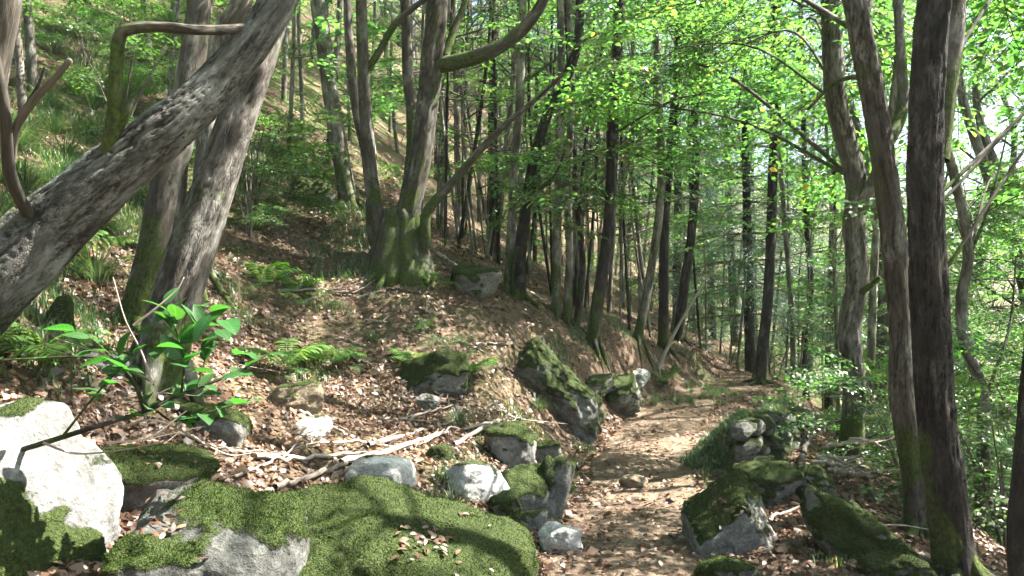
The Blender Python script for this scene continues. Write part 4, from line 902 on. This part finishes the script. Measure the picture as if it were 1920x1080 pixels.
# dry stone wall under the grassy parapet, each stone a part
wall = thing('stone_wall', 'low dry stone wall under the grassy verge right of the path', 'wall', (WALL[1][0], WALL[1][1], gz(*WALL[1])))
wo = np.array(wall.location); SM = []
for k in range(7):
    v, F = rock_shape(600 + k, (.5, .5, .5), 4, p=16, rough=.07); SM.append(rock_mesh('stone', v, F, M['rock'], -.1 if k % 3 else .3, .8, k)[0])
wl = np.concatenate([[0], np.cumsum(np.linalg.norm(np.diff(WALL, axis=0), axis=1))])
for row in range(3):
    s_ = .02
    while s_ < wl[-1] - .4:
        L = R_.uniform(.14, .30); m = s_ + L / 2; x, y = np.interp(m, wl, WALL[:, 0]), np.interp(m, wl, WALL[:, 1]); x2, y2 = np.interp(m + .1, wl, WALL[:, 0]), np.interp(m + .1, wl, WALL[:, 1])
        a = math.atan2(y2 - y, x2 - x); nx_, ny_ = math.sin(a), -math.cos(a); h = .155 - .012 * m
        fx, fy = x + nx_ * (.07 + .03 * (2 - row) + R_.normal(0, .02)), y + ny_ * (.07 + .03 * (2 - row) + R_.normal(0, .02))
        base = min(gz(x + nx_ * .28, y + ny_ * .28), gz(x - nx_ * .1, y - ny_ * .1)) - .03
        if R_.random() > .06:
            o = link('stone', SM[R_.integers(7)], wall, np.array([fx, fy, base + h * (row + .5)]) - wo); o.scale = (L * 1.12, R_.uniform(.18, .26), h * R_.uniform(1.0, 1.25)); o.rotation_euler = (R_.normal(0, .1), R_.normal(0, .1), a + R_.normal(0, .12))
        s_ += L

# ------------------------------------------------------------------ leaf litter (nobody could count it), short grass
def in_rock(x, y, f=.8):
    m = np.zeros(len(x), bool)
    for a, b, r in ROCKS: m |= (x - a) ** 2 + (y - b) ** 2 < (r * f) ** 2
    return m
def ground_frame(x, y):
    e = .04; z = ground(x, y); zx = ground(x + e, y); zy = ground(x, y + e)
    n = np.stack([-(zx - z) / e, -(zy - z) / e, np.ones(len(x))], 1); return z, n / np.linalg.norm(n, axis=1)[:, None]
n = 330000
y = 2.0 * np.exp(R_.random(n) * math.log(17 / 2.0)); x = R_.uniform(-.78, .72, n) * y + R_.normal(0, .2, n)
pd, ps, _ = seg_dist(x, y, PATH); wd, ws, _ = seg_dist(x, y, WALL)
den = .35 + .65 * sstep(-.25, .25, fbm(np.stack([x * .9, y * .9, x * 0 + 9], 1), 3)); den *= np.where(pd < .42, .13, 1.0); den *= np.where((ws > 0) & (wd < .55), .35, 1); den *= sstep(-4.5, -2.8, x) * .75 + .25
keep = (R_.random(n) < den) & ~in_rock(x, y); x, y = x[keep], y[keep]; n = len(x)
z, nm = ground_frame(x, y); pos = np.stack([x, y, z + R_.uniform(.004, .03, n)], 1)
d = R_.normal(0, 1, (n, 3)); d -= nm * (d * nm).sum(1)[:, None]; d /= np.linalg.norm(d, axis=1)[:, None]; d += nm * R_.normal(.05, .25, (n, 1))
up = nm + R_.normal(0, .55, (n, 3))
lv = flakes(pos, d, up, R_.uniform(.016, .055, n) * np.where(R_.random(n) < .1, 1.6, 1), R_.uniform(.6, 1.1, n))
mb = MB(); mb.add(*lv)
pos = np.concatenate([q[0] for q in LYING]); nm = np.concatenate([q[1] for q in LYING]); n = len(pos); d = R_.normal(0, 1, (n, 3)); d -= nm * (d * nm).sum(1)[:, None] * .9
mb.add(*leaf_batch(pos, d, nm + R_.normal(0, .35, (n, 3)), R_.uniform(.022, .05, n), .62)); o = link('leaf_litter', mb.mesh('leaf_litter', M['litter'], smooth=False)); tag(o, 'brown fallen leaves covering the slope and the path', 'leaf litter', kind='stuff')

def blades(n, x, y, hmin, hmax, lean=.5, w=.004):
    z, nm = ground_frame(x, y); b = np.stack([x, y, z - .01], 1); a = R_.uniform(0, 6.28, n); H = R_.uniform(hmin, hmax, n)[:, None]
    dr = np.stack([np.cos(a), np.sin(a), np.zeros(n)], 1); s_ = np.stack([-dr[:, 1], dr[:, 0], np.zeros(n)], 1); le = R_.uniform(.2, 1, (n, 1)) * lean
    m1 = b + H * .55 * np.array([0, 0, 1]) + dr * H * le * .35; tp = b + H * (1 - .35 * le) * np.array([0, 0, 1]) + dr * H * le
    v = np.stack([b - s_ * w, b + s_ * w, m1 + s_ * w * .7, m1 - s_ * w * .7, tp], 1).reshape(-1, 3); of = np.arange(n)[:, None] * 5
    return v, np.array([[0, 1, 2, 3]]) + of, np.array([[3, 2, 4]]) + of
gs = []
n = 34000; t = R_.random(n); L_ = t * 5.4; x0 = np.interp(L_, wl, WALL[:, 0]); y0 = np.interp(L_, wl, WALL[:, 1]); of = R_.uniform(-.06, .62, n) ** 1
x, y = x0 - of * .87, y0 + of * .47; k = fbm(np.stack([x * 3, y * 3, x * 0], 1), 3) > -.02; x, y = x[k], y[k]
mb = MB(); mb.add(*blades(len(x), x, y, .025, .12, .9))
n = 30000; y = R_.uniform(4, 14, n); pdx = R_.choice([-1, 1], n) * R_.uniform(.5, 1.3, n); x = np.interp(y, PATH[:8, 1], PATH[:8, 0]) + pdx
k = (fbm(np.stack([x * 2.2, y * 2.2, x * 0 + 4], 1), 2) > .16) & ~in_rock(x, y); x, y = x[k], y[k]; mb.add(*blades(len(x), x, y, .03, .1))
n = 60000; x = R_.uniform(-7.5, -1.5, n); y = R_.uniform(4.0, 13, n)
k = (fbm(np.stack([x * 1.1, y * 1.1, x * 0 + 14], 1), 3) > .22 - .1 * np.clip(-x - 2.5, 0, 2)) & ~in_rock(x, y) & (x > -.75 * y); x, y = x[k], y[k]; mb.add(*blades(len(x), x, y, .06, .2, .9))
o = link('grass', mb.mesh('grass', M['grass'], smooth=False)); tag(o, 'short green grass on the verge, bank and left slope', 'grass', kind='stuff')

# ------------------------------------------------------------------ tussocks, ferns
def tussock_mesh(seed, n=170, H=.5):
    r = np.random.default_rng(seed); a = r.uniform(0, 6.28, n); rr = r.uniform(0, .07, n); L = H * r.uniform(.55, 1.15, n); dr = np.stack([np.cos(a), np.sin(a), np.zeros(n)], 1); s_ = np.stack([-dr[:, 1], dr[:, 0], np.zeros(n)], 1)
    le = r.uniform(.25, 1.1, n)[:, None]; b = dr * rr[:, None] - np.array([0, 0, .04]); ks = []
    for f, wv in ((0, .0028), (.35, .003), (.7, .0024), (1.0, .0003)):
        ks.append((b + L[:, None] * (f * (1 - .35 * le * f) * np.array([0, 0, .8]) - np.array([0, 0, .42]) * le * f ** 2.4 + dr * le * f ** 1.5 * .75), wv))
    v = np.stack([c + sg * s_ * w for c, w in ks for sg in (-1, 1)], 1).reshape(-1, 3); of = np.arange(n)[:, None] * 8
    q = np.concatenate([np.array([[2 * k, 2 * k + 1, 2 * k + 3, 2 * k + 2]]) + of for k in range(3)])
    mb = MB(); mb.add(v, q); return mb.mesh('grass_tussock', M['grass'], smooth=False)
MARKS = [(225, 130, 'the elbow branch'), (20, 250, 'the forked stub at the left edge'), (90, 330, 'the lower leaning trunk'), (300, 330, 'the slim dark trunk'), (345, 120, 'the pale trunk above the leaning trunk'), (280, 60, 'the elbow branch top'), (120, 60, 'the upper left corner'), (130, 480, 'the fern under the leaning trunk'),
    (110, 620, 'the mossy pillar'), (290, 690, 'the twin ribbed trunk foot'), (400, 820, 'the stone behind the sapling'), (540, 720, 'the stone under the bright fern'), (620, 660, 'the shaded fern'), (590, 810, 'the pale flat stone'), (700, 890, 'the white topped stone'), (815, 700, 'the flat mossy slope stone'), (820, 860, 'the small mossy stone'), (960, 850, 'the round bank stone'),
    (745, 500, 'the coppice stool'), (890, 540, 'the rock right of the stool'), (1050, 700, 'the mossy slab'), (500, 530, 'the low fern'), (200, 800, 'the sapling stem'), (450, 620, 'the slope right of the ribbed trunk'), (700, 620, 'the litter below the stool'), (950, 620, 'the top of the mossy slab'), (1265, 700, 'the leaning pole'), (1310, 740, 'the path bend')]
def near(p):
    px, py = 960 + p[0] / p[1] * FPX, 540 - (p[2] - CAM_Z) / p[1] * FPX
    m = min(MARKS, key=lambda k: (k[0] - px) ** 2 + (k[1] - py) ** 2)
    return ('left of ' if px < m[0] - 25 else 'right of ' if px > m[0] + 25 else 'above ' if py < m[1] else 'below ') + m[2]
TM = [tussock_mesh(700 + k) for k in range(4)]
def tussock(pt, label, group=None, s=1.0):
    o = link('grass_tussock', TM[R_.integers(4)], None, pt); o.rotation_euler = (0, 0, R_.uniform(0, 6.28)); o.scale = (s, s, s * R_.uniform(.8, 1.1)); tag(o, label, 'grass', group)
for px, py, s, lab in [(850, 960, .8, 'pale arching grass tussock beside the long pale stone'), (835, 905, .55, 'small grass tuft above the long pale stone'), (480, 430, 1.1, 'grass tussock right of the twin ribbed trunk, in shade'),
                       (510, 395, .9, 'grass tussock just uphill of the shaded one'), (860, 800, .7, 'green grass tuft at the upper end of the dry sticks'), (1225, 760, .6, 'dry grass tuft at the foot of the bank by the path'), (1010, 770, .6, 'grass tuft under the mossy slab'), (790, 620, .6, 'grass tuft in the leaf litter below the stool'), (700, 640, .55, 'grass tuft left of the tuft below the stool')]:
    tussock(G(px, py), lab, None, s)
for k in range(85):
    p_ = G(R_.uniform(-40, 340), R_.uniform(60, 540), 9)
    if p_[1] > 4.6: s_ = R_.uniform(.8, 1.45); tussock(p_, ('small' if s_ < 1 else 'middling' if s_ < 1.2 else 'large') + ' drooping grass tussock ' + ('near, ' if p_[1] < 7 else 'higher up, ' if p_[1] < 10 else 'far uphill, ') + near(p_), 'tussocks on the left slope', s_)
for k in range(16):
    p_ = G(R_.uniform(1230, 1330), R_.uniform(690, 760), 11); tussock(p_, 'dry grass tuft ' + near(p_), 'tufts at the path bend', R_.uniform(.35, .6))

def frond_mesh(seed, L=.5):
    r = np.random.default_rng(seed); n = 17; f = np.linspace(.12, 1, n); ax = lambda t: np.stack([0 * t, t * L * .92, .34 * L * np.sin(t * 2.2) - .12 * L * t * t], -1)
    c = ax(f); ln = L * .30 * np.sin(np.clip(f * 1.05, 0, 1) * 2.75 + .25); pos, dr, up, sz = [], [], [], []
    for i_ in range(n):
        for sg in (-1, 1): pos.append(c[i_]); dr.append((sg, .42 + r.normal(0, .06), -.15 + r.normal(0, .08))); up.append((0, 0, 1)); sz.append(max(.012, ln[i_]))
    pos.append(c[-1]); dr.append((0, 1, -.4)); up.append((0, 0, 1)); sz.append(.03)
    mb = MB(); lv = leaf_batch(np.array(pos), np.array(dr), np.array(up, float), np.array(sz), .42); mb.add(*lv); tube(mb, ax(np.linspace(0, 1, 9)), np.linspace(.003, .001, 9), 4, cap=False)
    return mb.mesh('frond', M['fern'], smooth=False)
FM = [frond_mesh(800 + k) for k in range(4)]
def fern(px, py, label, s=1.0, n=7, face=None):
    root = thing('fern', label, 'fern', G(px, py)); a0 = R_.uniform(0, 6.28)
    for k in range(n):
        o = link('frond', FM[R_.integers(4)], root); a = a0 + k * 6.283 / n + R_.normal(0, .2); o.rotation_euler = (R_.uniform(-.1, .35), 0, a); o.scale = (s * R_.uniform(.8, 1.15),) * 3
for px, py, s, lab in [(535, 690, 1.0, 'bright sunlit fern over the low slope mound'), (618, 685, .9, 'shaded fern right of the bright sunlit fern'), (880, 705, .8, 'fern at the right end of the flat mossy slope stone'), (120, 480, 1.2, 'fern under the leaning trunk at the left'),
                       (555, 300, 1.1, 'pale fern high on the slope left of the coppice stool'), (600, 330, .9, 'fern beside the dark mossy mound'), (500, 530, .8, 'low fern in the litter right of the twin ribbed trunk'), (560, 545, .7, 'small fern below the coppice slope'), (770, 690, .6, 'little fern left of the flat mossy slope stone'), (60, 690, 1.0, 'fern behind the white boulder at the left edge'), (1240, 720, .8, 'fern on the bank by the path bend')]:
    fern(px, py, lab, s)

# ------------------------------------------------------------------ fallen branches and sticks
def stick(pts, w0, w1, label, mat='dead_wood', lift=.03, twigs=2, name='fallen_branch', d=None, group=None):
    Q = np.array([(G(a, b) if d is None else P(a, b, d)) + np.array([0, 0, lift]) for a, b in pts]); o_ = Q[0].copy(); kk = np.mean(Q[:, 1]) / FPX; nn = 24
    c = catmull(Q, nn); c[1:-1] += R_.normal(0, .006, (nn - 2, 3)); mb = MB(); tube(mb, c - o_, np.linspace(w0, w1, nn) * kk / 2, 7, .15, len(label))
    root = link(name, mb.mesh(name, M[mat], attr='bark_co'), None, o_); tag(root, label, 'branch', group)
    for k in range(twigs):
        b = c[R_.integers(6, 20)] - o_; T = (c[-1] - c[0]) / np.linalg.norm(c[-1] - c[0]); e = b + T * R_.uniform(.1, .35) + R_.normal(0, .12, 3) * np.array([1, 1, .3]) + np.array([0, 0, .03])
        tm = MB(); tube(tm, catmull([b, (b + e) / 2 + R_.normal(0, .02, 3), e], 6), np.linspace(w1, w1 * .3, 6) * kk / 2, 5); link('twig', tm.mesh('twig', M[mat], attr='bark_co'), root)
STICKS = [
    ([(480, 868), (560, 872), (650, 862), (760, 848), (830, 820)], 9, 4, 'long thin dry stick lying across the hollow'),
    ([(640, 880), (740, 852), (820, 822), (940, 795)], 12, 5, 'pale dry branch rising to the right above the white topped stone'),
    ([(515, 925), (580, 905), (650, 882)], 13, 9, 'flat bleached log piece in sun above the mossy boulder'),
    ([(690, 845), (780, 818), (840, 800), (935, 760)], 8, 4, 'thin stick above the pale dry branch'),
    ([(560, 778), (600, 800), (650, 825)], 8, 5, 'short stick by the pale flat stone'),
    ([(330, 815), (410, 850), (480, 862), (560, 866)], 6, 3, 'curved twig left of the long dry stick'),
    ([(850, 842), (930, 800), (1000, 795), (1040, 812)], 8, 4, 'dark bowed stick over the bank stones'),
    ([(440, 905), (500, 880), (560, 850), (610, 838)], 7, 3, 'thin stick crossing the long dry stick'),
    ([(600, 842), (680, 838), (760, 852)], 6, 3, 'little dry stick below the leaf pile'),
    ([(520, 552), (600, 550), (660, 556), (705, 530)], 5, 2, 'thin pale twig on the slope below the coppice stool'),
    ([(800, 690), (830, 725), (842, 765)], 4, 2, 'upright thin stalk by the flat mossy slope stone'),
    ([(820, 480), (870, 510), (930, 530)], 9, 5, 'dark stick on the litter right of the stool'),
    ([(1440, 985), (1510, 960), (1600, 1005)], 7, 4, 'thin stick behind the squat path boulder'),
    ([(1500, 960), (1560, 975), (1650, 1010)], 6, 3, 'twig lying above the tilted slab'),
    ([(700, 795), (770, 790), (850, 770)], 6, 3, 'short twig above the thin stick'),
    ([(930, 770), (960, 790), (985, 800)], 6, 3, 'broken twig end on the bank')]
for pts, w0, w1, lab in STICKS: stick(pts, w0, w1, lab)
# dry brush right of the wall
for k in range(9):
    px, py = R_.uniform(1510, 1600), R_.uniform(850, 930); a = R_.uniform(-.6, .9)
    stick([(px, py), (px + 35 * math.cos(a), py + 18 * math.sin(a)), (px + 80 * math.cos(a), py + 40 * math.sin(a))], 8, 3, 'bleached dry stick in the brush pile right of the stone wall', lift=.03 + .25 * R_.random(), group='brush pile sticks', twigs=2)
stick([(1500, 900), (1520, 840), (1560, 810), (1600, 790)], 7, 3, 'dark twiggy branch sticking up from the brush pile', 'dark_wood', .1, 5)
for k in range(46):
    px, py = R_.uniform(120, 1000), R_.uniform(540, 900); a = R_.uniform(-1, 1); L_ = R_.uniform(25, 70)
    stick([(px, py), (px + L_ * .5, py + L_ * .3 * a), (px + L_, py + L_ * .5 * a + 4)], R_.uniform(3, 6), 2, ('pale ' if k % 3 else 'brown ') + ('short' if L_ < 45 else 'long') + ' dry twig on the litter ' + near(G(px, py)), 'dead_wood' if k % 3 else 'twig', .02, 1, 'fallen_twig', group='twigs on the litter')

# ------------------------------------------------------------------ sapling in the foreground, each leaf a part
sap = thing('sapling', 'low leafy sapling branch reaching over the rocks in the left foreground', 'sapling', P(60, 900, 2.62)); so = np.array(sap.location)
SBO = []
def sb(pts, w0, w1, mat='bark_dark', nm='branch'):
    k_ = add_branch(sap, so, pts, w0 / FPX * 2.7 / 2, w1 / FPX * 2.7 / 2, M[mat], name=nm, seg=7, n=22); SBO.append(LAST[0]); return k_
B = [sb([(-40, 880, 3.0), (20, 850, 2.9), (90, 828, 2.76), (180, 800, 2.72), (280, 768, 2.75), (350, 735, 2.8), (440, 700, 2.92), (500, 665, 3.0)], 13, 4),
     sb([(290, 768, 2.76), (330, 790, 2.8), (400, 770, 2.85), (470, 750, 2.9)], 5, 2), sb([(270, 770, 2.75), (250, 720, 2.75), (190, 650, 2.8), (140, 620, 2.85)], 6, 2),
     sb([(340, 740, 2.8), (345, 680, 2.8), (330, 620, 2.8), (310, 570, 2.82)], 5, 2), sb([(370, 725, 2.82), (385, 670, 2.85), (380, 620, 2.85), (395, 585, 2.9)], 4, 2), sb([(280, 770, 2.75), (240, 700, 2.7), (180, 670, 2.7), (0, 675, 2.7)], 6, 3),
     sb([(120, 815, 2.64), (180, 740, 2.64), (250, 665, 2.7)], 5, 2)]
for pts in [[(285, 720, 2.7), (265, 660, 2.7), (235, 600, 2.7), (212, 520, 2.72)], [(285, 715, 2.72), (240, 690, 2.75), (180, 660, 2.8), (105, 635, 2.85)], [(250, 610, 2.72), (290, 580, 2.72), (330, 545, 2.74), (345, 520, 2.75)], [(80, 830, 2.62), (140, 850, 2.66), (220, 845, 2.7), (300, 830, 2.75)],
            [(230, 800, 2.72), (300, 790, 2.74), (420, 850, 3.0), (470, 850, 3.2)], [(200, 830, 2.7), (280, 820, 2.72), (350, 770, 2.75)]]:
    sb(pts, 5, 2, 'dead_wood', 'dry_twig')
lm_ = []
for k in range(4):
    lr = np.random.default_rng(k); mb = MB(); nn = 9; t = np.linspace(0, 1, nn); w = .31 * np.sin(np.pi * t ** .8) ** .8 * (1 - .18 * t); w[0] = w[-1] = .004; zz = -.22 * t * t + .1 * t; fold = .10 + .06 * k
    v = np.concatenate([np.stack([-w, t, zz + fold * w], 1), np.stack([0 * t, t, zz], 1), np.stack([w, t, zz + fold * w], 1)]); i_ = np.arange(nn - 1)
    q = np.concatenate([np.stack([i_, nn + i_, nn + i_ + 1, i_ + 1], 1), np.stack([nn + i_, 2 * nn + i_, 2 * nn + i_ + 1, nn + i_ + 1], 1)]); mb.add(v, q); lm_.append(mb.mesh('leaf', M['leaf_sapling']))
def sapleaf(p, d, s, on):
    o = link('leaf', lm_[R_.integers(4)], SBO[on]); F = frame_from(np.asarray(d, float), tilt=R_.normal(0, .3, 3))
    o.matrix_basis = Matrix.Translation(Vector(p)) @ Matrix(F.tolist()).to_4x4() @ Matrix.Diagonal((s, s, s, 1))
for bi, (b, cnt, f0) in enumerate(zip(B, (20, 12, 9, 12, 12, 6, 8), (.5, .3, .3, .3, .3, .35, .4))):
    for k in range(cnt):
        i_ = int((f0 + (1 - f0) * k / max(1, cnt - 1)) * (len(b) - 1)); T = b[min(i_ + 1, len(b) - 1)] - b[max(i_ - 1, 0)]; T /= np.linalg.norm(T)
        sdv = np.cross(T, (0, 0, 1)); d = T * R_.uniform(.1, .8) + sdv * (1 if k % 2 else -1) * R_.uniform(.4, 1.0) + np.array([R_.normal(0, .3), R_.normal(0, .2), R_.uniform(-.2, .25)])
        sapleaf(b[i_], d, R_.uniform(.05, .12), bi)
for px, py in [(350, 585), (395, 590), (360, 612), (410, 618), (375, 640), (405, 650), (345, 655), (250, 618), (275, 625), (430, 640), (340, 570), (330, 600), (385, 575), (420, 600), (440, 665), (365, 690), (320, 680), (300, 650), (395, 700), (350, 720), (415, 740), (280, 740), (230, 700), (200, 740), (190, 690)]:
    sapleaf(P(px, py, 2.8 + R_.normal(0, .05)) - so, (R_.normal(.3, .8), R_.normal(-.3, .4), R_.uniform(-.3, .2)), R_.uniform(.08, .13), 4 if px > 370 else 3 if px > 300 else 2)
lf = link('fallen_leaf', lm_[0].copy(), None, P(528, 950, 2.95)); lf.data.materials[0] = M['leaf_yellow']; lf.scale = (.05, .05, .05); lf.rotation_euler = (.9, .2, .5); tag(lf, 'single yellow leaf caught between the grey and the mossy boulder', 'leaf')


# ------------------------------------------------------------------ seedlings in the litter
for k in range(9):
    px, py = R_.uniform(440, 960), R_.uniform(520, 770); g_ = G(px, py)
    if in_rock(g_[0:1], g_[1:2])[0]: continue
    o = plant('bush', g_[0], g_[1], 'x', 'seedlings on the litter', R_.uniform(.1, .18), dz=-.01); o.name = 'seedling'; o['category'] = 'plant'; o['label'] = ('tiny' if o.scale.x < .14 else 'small') + ' green seedling in the litter ' + near(g_)

# ------------------------------------------------------------------ the milky air of the wood
hz = bpy.data.materials.new('haze'); hz.use_nodes = True; hn = hz.node_tree; hn.nodes.clear()
vol = hn.nodes.new('ShaderNodeVolumePrincipled'); vol.inputs['Color'].default_value = (.93, .96, 1, 1); vol.inputs['Density'].default_value = .0007; vol.inputs['Anisotropy'].default_value = .3
ho = hn.nodes.new('ShaderNodeOutputMaterial'); hn.links.new(vol.outputs[0], ho.inputs['Volume'])
hb = MB(); cx = [(-112, -72, -24), (122, -72, -24), (122, 132, -24), (-112, 132, -24), (-112, -72, 36), (122, -72, 36), (122, 132, 36), (-112, 132, 36)]
hb.add(cx, [(0, 3, 2, 1), (4, 5, 6, 7), (0, 1, 5, 4), (1, 2, 6, 5), (2, 3, 7, 6), (3, 0, 4, 7)])
h_ = link('haze', hb.mesh('haze', hz, smooth=False)); tag(h_, 'pale milky air filling the wood', 'haze', kind='stuff')
